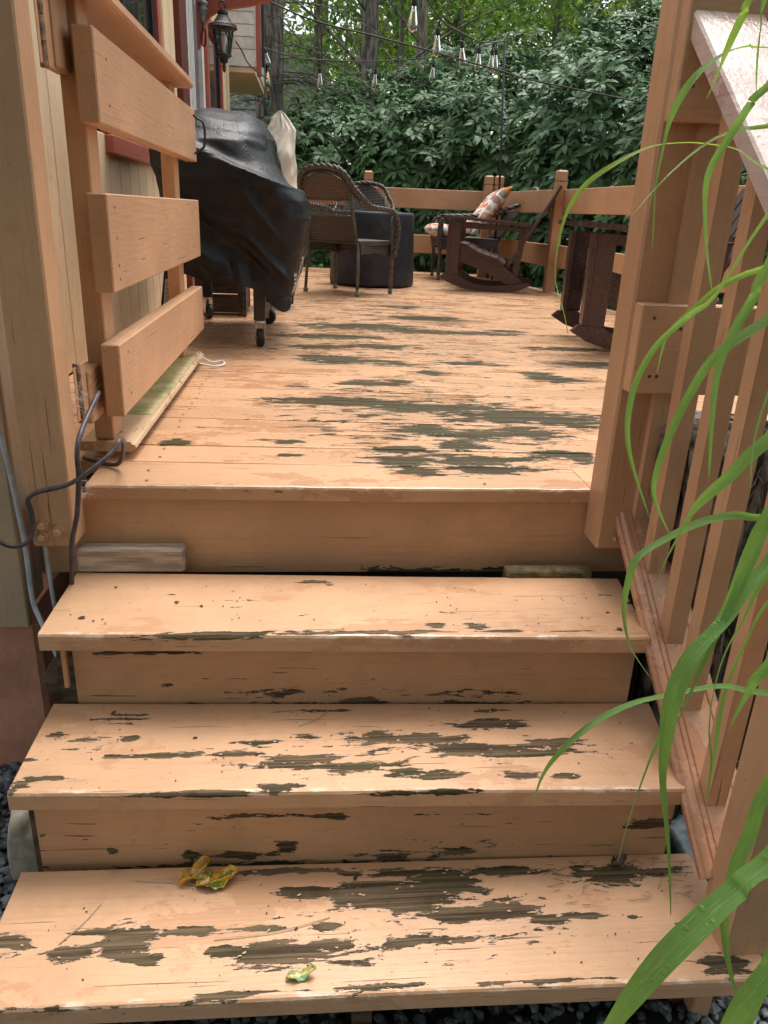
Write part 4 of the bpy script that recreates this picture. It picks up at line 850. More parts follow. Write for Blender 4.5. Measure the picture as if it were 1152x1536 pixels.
# black valve box with paper label, taped hose, behind the gate
pc=thing('black_pedestal',(-.745,4.3,0),'black tapered stand with a paper label and ribbed hose, behind the gate boards','stand')
V=[(-.80,4.26,.02),(-.69,4.26,.02),(-.69,4.36,.02),(-.80,4.36,.02),(-.765,4.29,.285),(-.735,4.29,.285),(-.735,4.33,.285),(-.765,4.33,.285)]
ob('body',G().add(V,[(3,2,1,0),(4,5,6,7),(0,1,5,4),(1,2,6,5),(2,3,7,6),(3,0,4,7)]),BLACKM,pc)
def lerp3(a,b,f): return tuple(a[i]+(b[i]-a[i])*f for i in range(3))
A0,A1,B0,B1=V[0],V[1],V[4],V[5]
q=[lerp3(lerp3(A0,B0,.30),lerp3(A1,B1,.30),.16),lerp3(lerp3(A0,B0,.30),lerp3(A1,B1,.30),.84),lerp3(lerp3(A0,B0,.78),lerp3(A1,B1,.78),.80),lerp3(lerp3(A0,B0,.78),lerp3(A1,B1,.78),.2)]
lb=ob('paper_label',G().add([(a,b-.002,c) for a,b,c in q]+[(a,b-.0005,c) for a,b,c in q],[(0,1,2,3),(7,6,5,4),(0,4,5,1),(1,5,6,2),(2,6,7,3),(3,7,4,0)]),simple_mat('label_paper',(.55,.54,.52),.7,var=.05),pc)
g=G()
for k in range(5):
    f=.35+.08*k; a=lerp3(lerp3(A0,B0,f),lerp3(A1,B1,f),.3); b=lerp3(lerp3(A0,B0,f),lerp3(A1,B1,f),.68)
    g.box(a[0],b[0],a[1]-.0035,a[1]-.0028,a[2],a[2]+.003,0)
ob('label_print',g,BLACKM,pc)
P=smoothpath([(-.72,4.24,.30),(-.70,4.22,.22),(-.67,4.2,.12),(-.64,4.18,.03)],12); ob('hose',G().tube(P,[.014+.002*(i%2) for i in range(len(P))],10),RUB,pc)
ob('base',G().box(-.815,-.675,4.245,4.375,.0,.0195,.004),WHITE,pc)
# beige cover
BR=[(.02,-.12),(.30,-.07),(.541,-.045),(.60,-.077),(.73,-.113),(.90,-.103),(1.03,-.097),(1.07,-.12),(1.106,-.152),(1.13,-.185)]
BL=[(.02,-.36),(.6,-.33),(.95,-.29),(1.015,-.266),(1.092,-.241),(1.125,-.20),(1.13,-.195)]
V=[];F=[];nz2,na2=110,130
for i in range(nz2+1):
    z=.02+(1.13-.02)*i/nz2
    for j in range(na2):
        a=2*math.pi*j/na2; xr=itp(BR,z); xl=itp(BL,z); hy=.14*(1-.8*max(0,(z-.85)/.28)**1.5)
        x=(xr+xl)/2+(xr-xl)/2*math.cos(a); y_=5.12+hy*math.sin(a); p=Vector((x,y_,z))
        d_=.030*mn.noise(Vector((x*8-z*3,y_*6,z*2.5)))+.026*(.4-abs(mn.noise(Vector((math.cos(a)*2.2-z*4,math.sin(a)*2.2,z*5)))))+.010*math.sin(a*5+z*3)*(1-z*.6)
        V.append((x+d_*math.cos(a),y_+d_*math.sin(a),z))
for i in range(nz2):
    for j in range(na2): F.append((i*na2+j,i*na2+(j+1)%na2,(i+1)*na2+(j+1)%na2,(i+1)*na2+j))
F.append(tuple(range(nz2*na2,(nz2+1)*na2)))
bc=ob('canvas_cover',G().add(V,F),BEIGE,smooth=True); bc.location=(0,0,0); tag(bc,'tall pointed beige canvas cover standing behind the black covered grill','cover')
# ================= LANTERN, HOOK, FEEDER, LIGHTS =================
ln=thing('hanging_lantern',(-.4555,4.6,1.54),'weathered black glass lantern hanging from the curved red porch bracket','lantern')
c0=(-.4555,4.6,0); LM=simple_mat('weathered_dark_bronze',(.045,.04,.036),.55,.3,var=.35,scale=50,bump=.3,bscale=90)
ob('hood',G().lathe([(.0,1.524),(.012,1.522),(.015,1.512),(.026,1.510),(.028,1.500),(.024,1.496),(.036,1.478),(.048,1.462),(.058,1.453),(.062,1.450),(.063,1.447),(.068,1.444),(.073,1.438),(.071,1.434),(.056,1.428),(.0,1.427)],c0,24),LM,ln,smooth=False)
g=G()
for k in range(36):
    a=2*math.pi*k/36; g.box(-.0025,.0025,-.0025,.0025,1.4445,1.4515,.001); 
    for q in range(len(g.v)-24,len(g.v)): v=g.v[q]; g.v[q]=(v[0]+c0[0]+.0665*math.cos(a),v[1]+c0[1]+.0665*math.sin(a),v[2])
ob('beading',g,LM,ln)
for k in range(6):
    a=2*math.pi*(k+.25)/6; ca,sa=math.cos(a),math.sin(a)
    ob('rib',G().tube([(c0[0]+.050*ca,c0[1]+.050*sa,1.428),(c0[0]+.033*ca,c0[1]+.033*sa,1.318)],.0042,6),LM,ln)
    a2=2*math.pi*(k+1.25)/6; p=[(c0[0]+.049*ca,c0[1]+.049*sa,1.427),(c0[0]+.049*math.cos(a2),c0[1]+.049*math.sin(a2),1.427),(c0[0]+.032*math.cos(a2),c0[1]+.032*math.sin(a2),1.319),(c0[0]+.032*ca,c0[1]+.032*sa,1.319)]
    ob('pane',G().add(p,[(0,1,2,3)]),CLEAR,ln)
ob('base',G().lathe([(.0,1.318),(.041,1.318),(.042,1.314),(.030,1.306),(.022,1.300),(.020,1.290),(.021,1.284),(.010,1.280),(.007,1.272),(.012,1.264),(.007,1.254),(.009,1.248),(.004,1.240),(0,1.236)],c0,20),LM,ln,smooth=True)
ob('candle_bulb',G().lathe([(.011,1.319),(.011,1.352),(.013,1.36),(.020,1.378),(.021,1.393),(.015,1.408),(.006,1.416),(0,1.418)],c0,20),simple_mat('frosted_bulb_glass',(.72,.72,.68),.3,var=.03),ln,smooth=True)
P=[(c0[0]+.017*math.cos(a),4.6,1.538+.017*math.sin(a)) for a in np.linspace(0,2*math.pi,20)]; ob('ring',G().tube(P,.0028,6,False),LM,ln,smooth=True)
P=[(c0[0],4.6+.0,1.549),(c0[0],4.66,1.556),(c0[0],4.745,1.556)]; ob('hanger_arm',G().tube(P,.004,6),LM,ln)
hk=thing('plant_hook',(-.55,4.6,1.4),'weathered grey turned bracket with an iron hook left of the hanging lantern','hook')
ob('turned_drop',G().lathe([(.018,1.60),(.018,1.55),(.026,1.545),(.027,1.535),(.020,1.528),(.026,1.515),(.024,1.505),(.013,1.49),(.016,1.475),(.011,1.455),(.004,1.44)],(-.555,4.6,0),16),simple_mat('weathered_grey_zinc',(.22,.22,.22),.6,var=.3,scale=40),hk,smooth=True)
P=smoothpath([(-.556,4.6,1.445),(-.558,4.6,1.42),(-.566,4.6,1.40),(-.566,4.6,1.37),(-.556,4.6,1.35),(-.546,4.6,1.37),(-.545,4.6,1.41),(-.552,4.6,1.43)],5); ob('iron_hook',G().tube(P,.0042,6),BLACKM,hk,smooth=True)
ob('mount_arm',G().box(-.572,-.538,4.6,4.738,1.601,1.625,.003),LM,hk)
fd=thing('bird_feeder',(-.30,6.0,1.24),'clear tube bird feeder with green cap hanging at the corner of the white bay','bird feeder')
ob('tube',G().lathe([(.017,1.262),(.017,1.49),(.0155,1.49),(.0155,1.262)],(-.302,6,0),20),CLEAR,fd,smooth=True)
GP=simple_mat('dark_green_plastic',(.02,.10,.075),.4); ob('cap',G().lathe([(0,1.515),(.010,1.512),(.019,1.50),(.019,1.488),(0,1.488)],(-.302,6,0),16),GP,fd); ob('tray',G().lathe([(0,1.236),(.016,1.236),(.019,1.242),(.019,1.264),(0,1.264)],(-.302,6,0),16),GP,fd)
ob('perch_ring',G().lathe([(.0175,1.365),(.021,1.368),(.021,1.376),(.0175,1.38)],(-.302,6,0),16),GP,fd)
P=smoothpath([(-.302,6,1.512),(-.32,6,1.57),(-.335,6,1.60),(-.35,6,1.57),(-.345,6,1.53)],5); ob('wire_hanger',G().tube(P,.0025,6),BLACKM,fd)
def make_bulb(loc,tilt=0,label=None,sc=1,group='clear filament bulbs on the string lights'):
    t=thing('filament_bulb',loc,label,'light bulb',group); 
    W_=lambda n,g,m,s=True: ob(n,g,m,t,smooth=s,world=False)
    W_('socket',G().lathe([(0,0),(.006,0),(.012,-.006),(.0135,-.02),(.0135,-.045),(.0125,-.047),(0,-.047)],n=14),RUB)
    W_('glass_envelope',G().lathe([(.0115,-.047),(.013,-.06),(.018,-.085),(.024,-.115),(.0265,-.135),(.0255,-.150),(.019,-.163),(.008,-.170),(.003,-.173),(0,-.173)],n=20),CLEAR)
    P=[(.0065*math.cos(a*2.6),.0065*math.sin(a*2.6),-.075-.008*a) for a in np.linspace(0,8.5,40)]
    W_('filament',G().tube(P,.0016,5),FIL); W_('glass_stem',G().tube([(0,0,-.047),(0,0,-.075)],.004,8),CLEAR)
    t.scale=(sc,)*3; t.rotation_euler=(0,tilt,0); return t
BL_=[((.474,4.2,1.545),'largest clear filament bulb on the string lights, nearest the top edge'),
((.690,4.9,1.565),'clear filament bulb hanging on a short cord before the pale twin trunk'),
((.912,5.4,1.600),'clear filament bulb third along the near string, beside a bright reflection'),
((1.101,5.8,1.645),'clear filament bulb between the third one and the close pair'),
((1.292,6.3,1.727),'left bulb of the close pair next to the black pole'),
((1.323,6.32,1.733),'right bulb of the close pair next to the black pole'),
((.053,6.6,1.590),'small clear bulb in front of the shingled roof on the far string'),
((.496,6.9,1.648),'small clear bulb hanging in front of the big straight trunk'),
((.981,7.1,1.752),'clear bulb on the far string directly under the second near bulb'),
((-.318,5.98,1.585),'clear bulb hanging at the corner of the white bay beside the feeder')]
first=None
for k,(p,lb_) in enumerate(BL_):
    if first is None: first=make_bulb(p,0,lb_); c=first
    else: c=copy_tree(first); c.location=p; c['label']=lb_
    c.scale=(.86,)*3; c.rotation_euler=(random.uniform(-.06,.06),random.uniform(-.1,.1),0)
    if k==9: c.rotation_euler=(0,R(-14),0); c.scale=(.6,)*3
def wire(lbl,pts,r,cat='cable',name='string_light_wire',drops=()):
    g=G().tube(smoothpath(pts,8),r,6)
    for a,b in drops: g.tube([a,b],r*1.1,6)
    o=ob(name,g,RUB,smooth=True); return tag(o,lbl,cat)
wire('near string light wire drooping from top left to the black pole',[(.30,3.2,1.70),(.474,4.2,1.63),(.701,4.9,1.604),(.914,5.4,1.637),(1.101,5.8,1.675),(1.305,6.3,1.768),(1.723,7.9,2.085)],.0045,drops=[((.474,4.2,1.63),(.474,4.2,1.54)),((.701,4.9,1.604),(.690,4.9,1.56)),((.914,5.4,1.637),(.912,5.4,1.60)),((1.101,5.8,1.675),(1.101,5.8,1.64)),((1.292,6.3,1.767),(1.292,6.3,1.72)),((1.323,6.32,1.77),(1.323,6.32,1.73))])
wire('far string light wire from the bird feeder corner to the black pole',[(-.335,6,1.595),(-.15,6.3,1.60),(.054,6.6,1.636),(.495,6.9,1.697),(.979,7.1,1.788),(1.36,7.5,1.93),(1.723,7.9,2.085)],.0045,drops=[((.054,6.6,1.636),(.053,6.6,1.585)),((.495,6.9,1.697),(.496,6.9,1.645)),((.979,7.1,1.788),(.981,7.1,1.75))])
wire('thick black service cable sloping down across the trees',[(-.7,4.9,1.80),(-.254,5.0,1.656),(.002,5.0,1.575),(.338,5.05,1.530),(.644,5.1,1.487),(1.114,5.2,1.42),(1.42,5.3,1.385),(2.6,5.6,1.30)],.0048,name='power_cable')
wire('thin loose cable crossing above the rhododendrons',[(-.35,8.4,2.05),(.3,8.4,1.98),(.9,8.4,1.80),(1.5,8.5,1.72),(2.1,8.6,1.8)],.003,name='thin_cable')
pole=ob('light_pole',G().tube([(1.83,7.99,-.6),(1.81,7.98,.94),(1.724,7.9,2.10)],.011,8),BLACKM,smooth=True); tag(pole,'slim black metal pole holding up the string lights by the corner posts','pole')
# lamp cord near lantern
wire('black plug and cord drooping from the lantern to the bay corner',[(-.395,4.62,1.385),(-.37,4.7,1.355),(-.35,4.8,1.32),(-.31,4.9,1.295),(-.26,5.1,1.29)],.0035,name='lantern_cord')
# ================= CABLES AT LEFT =================
def cable(name,lbl,pts,r,mat,cat='cable'):
    o=ob(name,G().tube(smoothpath(pts,8),r,10),mat,smooth=True); return tag(o,lbl,cat)
cable('grey_cord','dark grey rubber cord looping across the left gate post',[(-.75,1.58,-.01),(-.66,1.57,-.088),(-.62,1.575,-.100),(-.597,1.585,-.080),(-.592,1.588,-.03),(-.596,1.588,.0),(-.575,1.586,.018),(-.53,1.585,.030),(-.495,1.58,.045),(-.45,1.60,.075),(-.42,1.63,.10),(-.412,1.66,.115),(-.425,1.74,.08),(-.46,1.80,.012),(-.55,1.85,.012)],.0052,CORD)
cable('grey_cord','dark grey rubber cord hanging straight down in front of the left gate post',[(-.470,1.74,.20),(-.482,1.60,.13),(-.486,1.585,.05),(-.496,1.58,-.03),(-.512,1.58,-.09),(-.520,1.585,-.15),(-.536,1.61,-.235),(-.55,1.64,-.35)],.0056,CORD)
cable('conduit','thin pale grey conduit running down the house corner outside',[(-.665,1.648,.25),(-.655,1.643,.13),(-.645,1.642,.03),(-.636,1.642,-.12),(-.636,1.642,-.26),(-.620,1.63,-.315),(-.585,1.60,-.38),(-.54,1.56,-.50)],.0058,CONDUIT,'conduit')
cable('conduit','thin pale grey conduit running behind the foot of the gate post',[(-.610,1.70,.02),(-.605,1.68,-.13),(-.597,1.66,-.25),(-.590,1.66,-.36),(-.56,1.62,-.52)],.0050,CONDUIT,'conduit')
cable('black_hose','black garden hose lying on the gravel by the lowest step',[(-.45,1.16,-.755),(-.53,1.12,-.752),(-.60,1.08,-.75),(-.70,1.00,-.75),(-.9,.95,-.75)],.012,RUB,'hose')
cable('white_wire','short loop of white wire on the deck at the far end of the gate',[(-.45,3.10,.05),(-.40,3.14,.012),(-.36,3.18,.008),(-.345,3.12,.007),(-.38,3.07,.008),(-.44,3.06,.02)],.004,WHITE,'wire')
# ================= LEAVES AND LITTER =================
def wetleaf(lbl,loc,rz_,L_,W_,curl,mat,tilt=(0,0)):
    V=[];F=[];n=16;m_=8
    for i in range(n+1):
        u=i/n; w_=W_*math.sin(math.pi*min(1,u*.97+.02))**.75*(1+.10*math.sin(u*34))
        for j in range(m_+1):
            v=-1+2*j/m_
            V.append((u*L_,v*w_,curl*abs(v)**1.5*.9+.006*math.sin(u*9)*abs(v)+.004+.010*u*u+.002*math.sin(j*2+i*1.7)))
    for i in range(n):
        for j in range(m_): a=i*(m_+1)+j; F.append((a,a+m_+1,a+m_+2,a+1))
    o=ob('fallen_leaf',G().add(V,F),mat,smooth=True); o.location=loc; o.rotation_euler=(tilt[0],tilt[1],rz_)
    m2=o.modifiers.new('t','SOLIDIFY'); m2.thickness=.0008
    return tag(o,lbl,'leaf')
def leafm(name,c1,c2,c3):
    m,t,b=newmat(name); n=N(t); tc=n('TexCoord').outputs['Object']
    s=n('SeparateXYZ',{0:tc}); ay=n.m('ABSOLUTE',s.outputs[1])
    w_=n('TexWave',{'Vector':n('CombineXYZ',{0:n.m('SUBTRACT',s.outputs[0],n.m('MULTIPLY',ay,.8)),1:0.,2:0.}).outputs[0],'Scale':14.,'Distortion':5.,'Detail':4.},bands_direction='X').outputs['Fac']
    nb=n.noise(tc,60,4,.6); nb2=n.noise(n('VectorMath',{0:tc,1:(38,95,60)},operation='MULTIPLY').outputs[0],1,5,.7); c=n.mix(n.step(nb2,.48,.56),c1,c2); c=n.mix(n.step(ay,.0018,.0008),c,tuple(min(1,q*1.3) for q in c1)); c=n.mix(n.step(n.noise(tc,130,2,.5),.62,.68),c,c3)
    t.links.new(c,b.inputs['Base Color']); b.inputs['Roughness'].default_value=.18; return m
YL=leafm('wet_yellow_green_leaf',(.62,.30,.03),(.09,.16,.025),(.20,.07,.02)); YL2=leafm('wet_orange_leaf',(.60,.27,.03),(.34,.26,.06),(.16,.06,.02)); PGL=leafm('pale_green_leaf',(.50,.42,.12),(.18,.34,.16),(.4,.3,.15))
wetleaf('wet yellow and green leaf, the right of two on the lowest step',(-.206,1.098,-.581),R(14),.078,.021,.007,YL)
wetleaf('curled wet orange leaf, the left of two on the lowest step',(-.236,1.100,-.581),R(40),.066,.015,.014,YL2)
wetleaf('small pale green leaf scrap near the front edge of the lowest step',(-.035,.905,-.5815),R(8),.05,.010,.001,PGL)
wetleaf('crumpled brown leaf scrap at the back of the lowest step',(.592,1.105,-.581),R(10),.03,.012,.014,leafm('brown_leaf',(.12,.07,.05),(.16,.09,.06),(.05,.03,.02)))
g=G()
r2=random.Random(5)
def fleck(x,y_,z,s):
    bm=bmesh.new(); bmesh.ops.create_icosphere(bm,subdivisions=1,radius=s)
    for v in bm.verts: v.co=Vector((v.co.x*r2.uniform(.7,1.7),v.co.y*r2.uniform(.5,1.),v.co.z*.45+s*.3))*r2.uniform(.8,1.15)
    g.bm(bm,Matrix.Translation((x,y_,z))@Matrix.Rotation(r2.uniform(0,6),4,'Z'))
for (x,y_,z,s) in [(-.405,1.375,-.392,.006),(-.37,1.355,-.392,.005),(-.225,1.29,-.392,.004),(-.10,1.235,-.392,.004),(.09,1.105,-.581,.005),(-.23,1.49,-.204,.004),(-.44,1.43,-.204,.003),(-.43,1.58,-.204,.004),(.655,1.45,-.204,.004),(-.02,1.0,-.581,.004)]: fleck(x,y_,z,s)
for k in range(900):
    lv=r2.choice([0,0,0,0,0,0,0,0,1,2,3]); 
    if lv==0: x,y_,z=r2.uniform(-.8,2.0),r2.uniform(1.8,8.2),.0015
    elif lv==1: x,y_,z=r2.uniform(-.5,.68),r2.uniform(1.38,1.60),-.204
    elif lv==2: x,y_,z=r2.uniform(-.5,.68),r2.uniform(1.15,1.38),-.392
    else: x,y_,z=r2.uniform(-.45,.7),r2.uniform(.90,1.1),-.581
    fleck(x,y_,z,r2.uniform(.0008,.0022)*(3 if (lv==0 and y_>5.5 and r2.random()<.5) else 1))
o=ob('litter',g,DARKW); tag(o,'scattered crumbs, seeds and bits of bark on the deck and steps',kind='stuff')
g=G()
for pts in ([(-.02,1.32,-.391),(.02,1.345,-.39),(.045,1.375,-.389)],[(-.32,1.118,-.580),(-.26,1.112,-.576),(-.20,1.10,-.579)],[(-.13,1.145,-.535),(-.10,1.143,-.522),(-.06,1.143,-.518)],[(-.16,.985,-.580),(-.05,.995,-.578),(.04,1.02,-.580)],[(-.42,.99,-.58),(-.39,1.03,-.579),(-.37,1.07,-.58)]):
    g.tube(smoothpath(pts,5),.0009,4)
o=ob('pine_needles',g,simple_mat('pale_straw',(.42,.34,.24),.7)); tag(o,'a few dry pale needles lying on the steps',kind='stuff')
g=G()
for pk,z_ in (('T2',-.392),('T3',-.581)):
    for (cx_,cy_,rx_,ry_,w_) in PATCH[pk]:
        if w_<.7: continue
        for k in range(int(1+rx_*20)):
            a=r2.uniform(0,6.28); x=cx_+rx_*math.cos(a)*r2.uniform(.6,1.0); y_=cy_+ry_*math.sin(a)*r2.uniform(.5,.95)
            if not(-.5<x<.68) or not((1.14<y_<1.37) if pk=='T2' else (.89<y_<1.12)): continue
            bm=bmesh.new(); bmesh.ops.create_cube(bm,size=1)
            for v in bm.verts: v.co=Vector((v.co.x*r2.uniform(.002,.008),v.co.y*r2.uniform(.001,.004),v.co.z*.0006+(.0022 if v.co.x>0 else 0)*r2.random()))
            g.bm(bm,Matrix.Translation((x,y_,z_+.0008))@Matrix.Rotation(r2.uniform(-.5,.5),4,'Z'))
o=ob('paint_flakes',g,simple_mat('peach_paint_flake',(.62,.40,.26),.6,var=.15,scale=60)); tag(o,'tiny loose peach paint flakes along the worn patches of the lower steps',kind='stuff')
g=G()
for k in range(60):
    x,y_=r2.uniform(.45,.74),r2.uniform(1.02,1.125); a=r2.uniform(-1.2,1.2); l=r2.uniform(.01,.035); g.tube([(x,y_,-.579),(x+l*math.cos(a),y_+l*math.sin(a)*.6,-.577)],.0007,3)
o=ob('moss_debris',g,MOSSW); tag(o,'damp needles and moss debris at the right back of the lowest step',kind='stuff')
for c_,w_ in (((-.50,1.70,.19),.05),((-.50,1.66,.0),.035),((-.505,1.70,1.03),.05)):
    g=G(); q=random.Random(int(w_*1000+c_[2]*10))
    for k in range(46):
        a=Vector((q.uniform(-1,1),q.uniform(-.5,.5),q.uniform(-1,1)))*w_; b=Vector((q.uniform(-1,1),q.uniform(-.5,.5),q.uniform(-1,1)))*w_*.5
        g.tube([Vector(c_)+a,Vector(c_)+b],.00022,3,False)
    o=ob('cobweb',g,WHITE); tag(o,{.19:'wispy cobweb round the lower gate hinge',.0:'wispy cobweb by the foot of the left gate post',1.03:'wispy cobweb round the upper gate hinge'}[c_[2]],kind='stuff')
# ================= VEGETATION =================
def leaves(P,A,N_per,L,Wd,elev,droop,rg,nseg=True):
    """whorls: P centres, A axes -> V,F arrays. each leaf 6 verts, 1 quad + 2 tris"""
    n=len(P); P=np.repeat(P,N_per,0); A=np.repeat(A,N_per,0); m_=len(P)
    A=A/np.linalg.norm(A,axis=1,keepdims=True)
    h=np.where(np.abs(A[:,2:3])<.9,np.array([[0,0,1.]]),np.array([[1.,0,0]])); u=np.cross(A,h); u/=np.linalg.norm(u,axis=1,keepdims=True); w=np.cross(A,u)
    k=np.tile(np.arange(N_per),n); az=k*2*np.pi/N_per+rg.uniform(-.35,.35,m_)+np.repeat(rg.uniform(0,6.28,n),N_per)
    r=u*np.cos(az)[:,None]+w*np.sin(az)[:,None]
    e=elev+rg.uniform(-.35,.35,m_); d=r*np.cos(e)[:,None]+A*np.sin(e)[:,None]
    l=L*rg.uniform(.65,1.15,m_); wd=Wd*rg.uniform(.8,1.15,m_)
    side=np.cross(A,r); up_=np.cross(d,side)
    g=np.array([[0,0,-1.]])
    p1=P+d*(l*.36)[:,None]; p2=P+d*(l*.70)[:,None]+g*(l*droop*.16)[:,None]; p3=P+d*(l*.98)[:,None]+g*(l*droop*.45)[:,None]
    s=side*wd[:,None]; fold=up_*(wd*.25)[:,None]
    V=np.stack([P+d*(l*.06)[:,None],p1-s*.85+fold,p1+s*.85+fold,p2-s+fold,p2+s+fold,p3],1).reshape(-1,3)
    b=np.arange(m_)*6
    F4=np.stack([b+1,b+2,b+4,b+3],1); F3=np.concatenate([np.stack([b,b+2,b+1],1),np.stack([b+3,b+4,b+5],1)])
    return V,F4,F3
def npob(name,V,F4,F3,mat,parent=None,smooth=False,kind=None):
    off=np.array(parent.location) if parent else np.zeros(3)
    o=bpy.data.objects.new(name,npmesh(name,V-off,F4,mat,F3=F3,smooth=smooth)); COL.objects.link(o)
    if parent: o.parent=parent
    if kind: o['kind']=kind
    return o
def rhodo(c,rad,nwh,seed,lbl,twigs=14,L=.165):
    rg=np.random.default_rng(seed); t=thing('rhododendron_bush',(c[0],c[1],-1.0),lbl,'bush','rhododendron bushes behind the deck')
    D=rg.normal(size=(nwh*3,3)); D/=np.linalg.norm(D,axis=1,keepdims=True)
    lump=np.array([1+.22*mn.noise(Vector((d[0]*2.4+seed,d[1]*2.4,d[2]*2.4)))+.13*mn.noise(Vector((d[0]*6,d[1]*6+seed,d[2]*6))) for d in D])
    rr=lump*rg.uniform(.55,1.,len(D))**.45; P=np.array(c)+D*np.array(rad)*rr[:,None]
    keep=(P[:,2]>-1.1)&((P[:,1]<c[1]+rad[1]*.45))
    P=P[keep][:nwh]; D=D[keep][:nwh]
    A=D*.9+np.array([[0,-.25,.55]])+rg.normal(size=P.shape)*.25
    V,F4,F3=leaves(P,A,9,L,L*.135,.22,.42,rg)
    npob('foliage',V,F4,F3,RHODO,t,kind='stuff')
    g=G(); r_=random.Random(seed)
    for k in range(twigs):
        q=P[r_.randrange(len(P))]; b0=Vector((c[0]+r_.uniform(-.3,.3)*rad[0],c[1]+r_.uniform(-.2,.4),-1.0)); e=Vector(q)
        md=b0.lerp(e,.5)+Vector((r_.uniform(-.2,.2),r_.uniform(-.2,.2),.15)); g.tube(smoothpath([b0,md,e],5),[.018-.0012*i for i in range(11)],5)
    ob('stem',g,BARK,t)
RH=[((-.55,11.3,.35),(1.1,1.0,1.35),900,1,'dark rhododendron bush behind the beige cover under the hemlock'),
((.35,11.0,.40),(1.2,1.0,1.50),1150,2,'glossy rhododendron bush behind the seen-from-behind wicker chair'),
((1.45,10.7,.50),(1.2,1.0,1.60),1250,3,'broad rhododendron bush behind the single fence post'),
((2.45,10.2,.75),(1.15,1.0,1.65),1350,4,'tall rhododendron bush right behind the black light pole'),
((3.30,9.0,.75),(1.1,1.1,1.75),1400,5,'tall rhododendron bush behind the tall fence post'),
((3.75,7.4,.55),(1.0,1.2,1.75),1300,6,'rhododendron bush beyond the side railing near the right gate post'),
((3.9,5.4,.45),(1.0,1.3,1.7),900,7,'rhododendron bush seen through the stair balusters'),
((.95,12.6,1.15),(1.5,1.0,1.35),800,8,'second row rhododendron with pale trunks rising out of it'),
((2.6,12.4,1.55),(1.7,1.1,1.45),1000,9,'upper rhododendron reaching the string lights'),
((4.4,11.0,1.75),(1.6,1.3,1.55),1000,10,'highest rhododendron at the right, below the sky gaps'),
((.6,9.6,-.60),(1.9,.45,.55),700,11,'low rhododendron growth under the rear railing'),
((2.75,7.9,-.55),(.5,1.3,.62),600,12,'low rhododendron growth under the corner railing')]
for c,r_,n_,s_,l_ in RH: rhodo(c,r_,int(n_*.78),s_,l_,twigs=26,L=.175)
def trunk(g,x,y_,z0,z1,r0,r1,lean=(0,0),seed=0,n=18,seg=14):
    V=[];F=[]
    for i in range(seg+1):
        f=i/seg; z=z0+(z1-z0)*f; r_=r0+(r1-r0)*f+ (r0*.5*math.exp(-f*14))
        for j in range(n):
            a=2*math.pi*j/n; rr=r_*(1+.10*mn.noise(Vector((math.cos(a)*2+seed,math.sin(a)*2,z*.9)))+.05*mn.noise(Vector((math.cos(a)*7,math.sin(a)*7,z*2+seed))))
            V.append((x+lean[0]*f+.06*mn.noise(Vector((z*.5,seed,0)))+rr*math.cos(a),y_+lean[1]*f+rr*math.sin(a),z))
    for i in range(seg):
        for j in range(n): F.append((i*n+j,i*n+(j+1)%n,(i+1)*n+(j+1)%n,(i+1)*n+j))
    return g.add(V,F)
def decid(x,y_,h,r,lbl,seed,mat,bark,crown_r,crown_z,nl,ls,lean=(0,0),clumps=26):
    rg=np.random.default_rng(seed); z0=ground_z(x,y_)-.3
    t=thing('forest_tree',(x,y_,z0),lbl,'tree','trees in the woods behind the deck')
    g=trunk(G(),x,y_,z0,h,r,r*.45,lean,seed)
    ob('trunk',g,bark,t,smooth=True)
    C=np.stack([rg.uniform(-1,1,clumps)*crown_r,rg.uniform(-1,1,clumps)*crown_r,rg.uniform(crown_z[0],crown_z[1],clumps)],1)+np.array([x+lean[0]*.5,y_,0])
    g=G()
    for c in C[:12]:
        zb=max(z0+1,c[2]-1.2); f=(zb-z0)/(h-z0); b=Vector((x+lean[0]*f,y_+lean[1]*f,zb)); g.tube(smoothpath([b,b.lerp(Vector(c),.5)+Vector((0,0,.15)),Vector(c)],4),[r*.22-(r*.2)*q/8 for q in range(9)],5)
    ob('branch',g,bark,t,smooth=True)
    idx=rg.integers(0,clumps,nl); cs=rg.uniform(.35,.95,clumps)[idx]
    q=rg.normal(size=(nl,3))*np.stack([cs,cs,cs*.45],1)*crown_r*.30; P=C[idx]+q
    nr=rg.normal(size=(nl,3))+np.array([[0,-.3,1.1]]); nr/=np.linalg.norm(nr,axis=1,keepdims=True)
    a=np.cross(nr,rg.normal(size=(nl,3))); a/=np.linalg.norm(a,axis=1,keepdims=True); b=np.cross(nr,a); s=(ls*rg.uniform(.6,1.3,nl))[:,None]
    V=np.stack([P-a*s,P-b*s*.5,P+a*s,P+b*s*.5],1).reshape(-1,3); k=np.arange(nl)*4; F4=np.stack([k,k+1,k+2,k+3],1)
    npob('crown',V,F4,None,mat,t,kind='stuff'); return t
def px2(px,y_): # horizontal position of a trunk seen at a given column
    return None
decid(.86,13.5,9.5,.155,'big straight grey trunk in the middle with bright leaves above',21,DECI2,BARK,2.2,(3.4,7),3500,.06)
decid(1.82,14.5,10,.115,'pale brown trunk of the twin pair behind the string bulbs',22,DECI,BARKL,2.2,(3.2,7),3500,.06,lean=(-.1,0))
decid(1.66,16.0,10,.060,'slender mottled white trunk beside the pale twin',23,DECI2,BARKL,1.8,(3.6,7.5),2500,.06,lean=(-.15,0))
decid(4.45,16.0,10,.11,'grey trunk rising at the top right above the rhododendrons',24,DECI,BARK,2.4,(3.2,7),3800,.07)
decid(5.2,15.0,10,.09,'leaning trunk farther right in the top corner',25,DECI2,BARK,2.2,(3.2,7),3200,.07,lean=(.6,0))
decid(3.1,19,11,.10,'thin trunk in the woods above the light pole',26,DECI,BARK,2.6,(2.6,7.5),4200,.08)
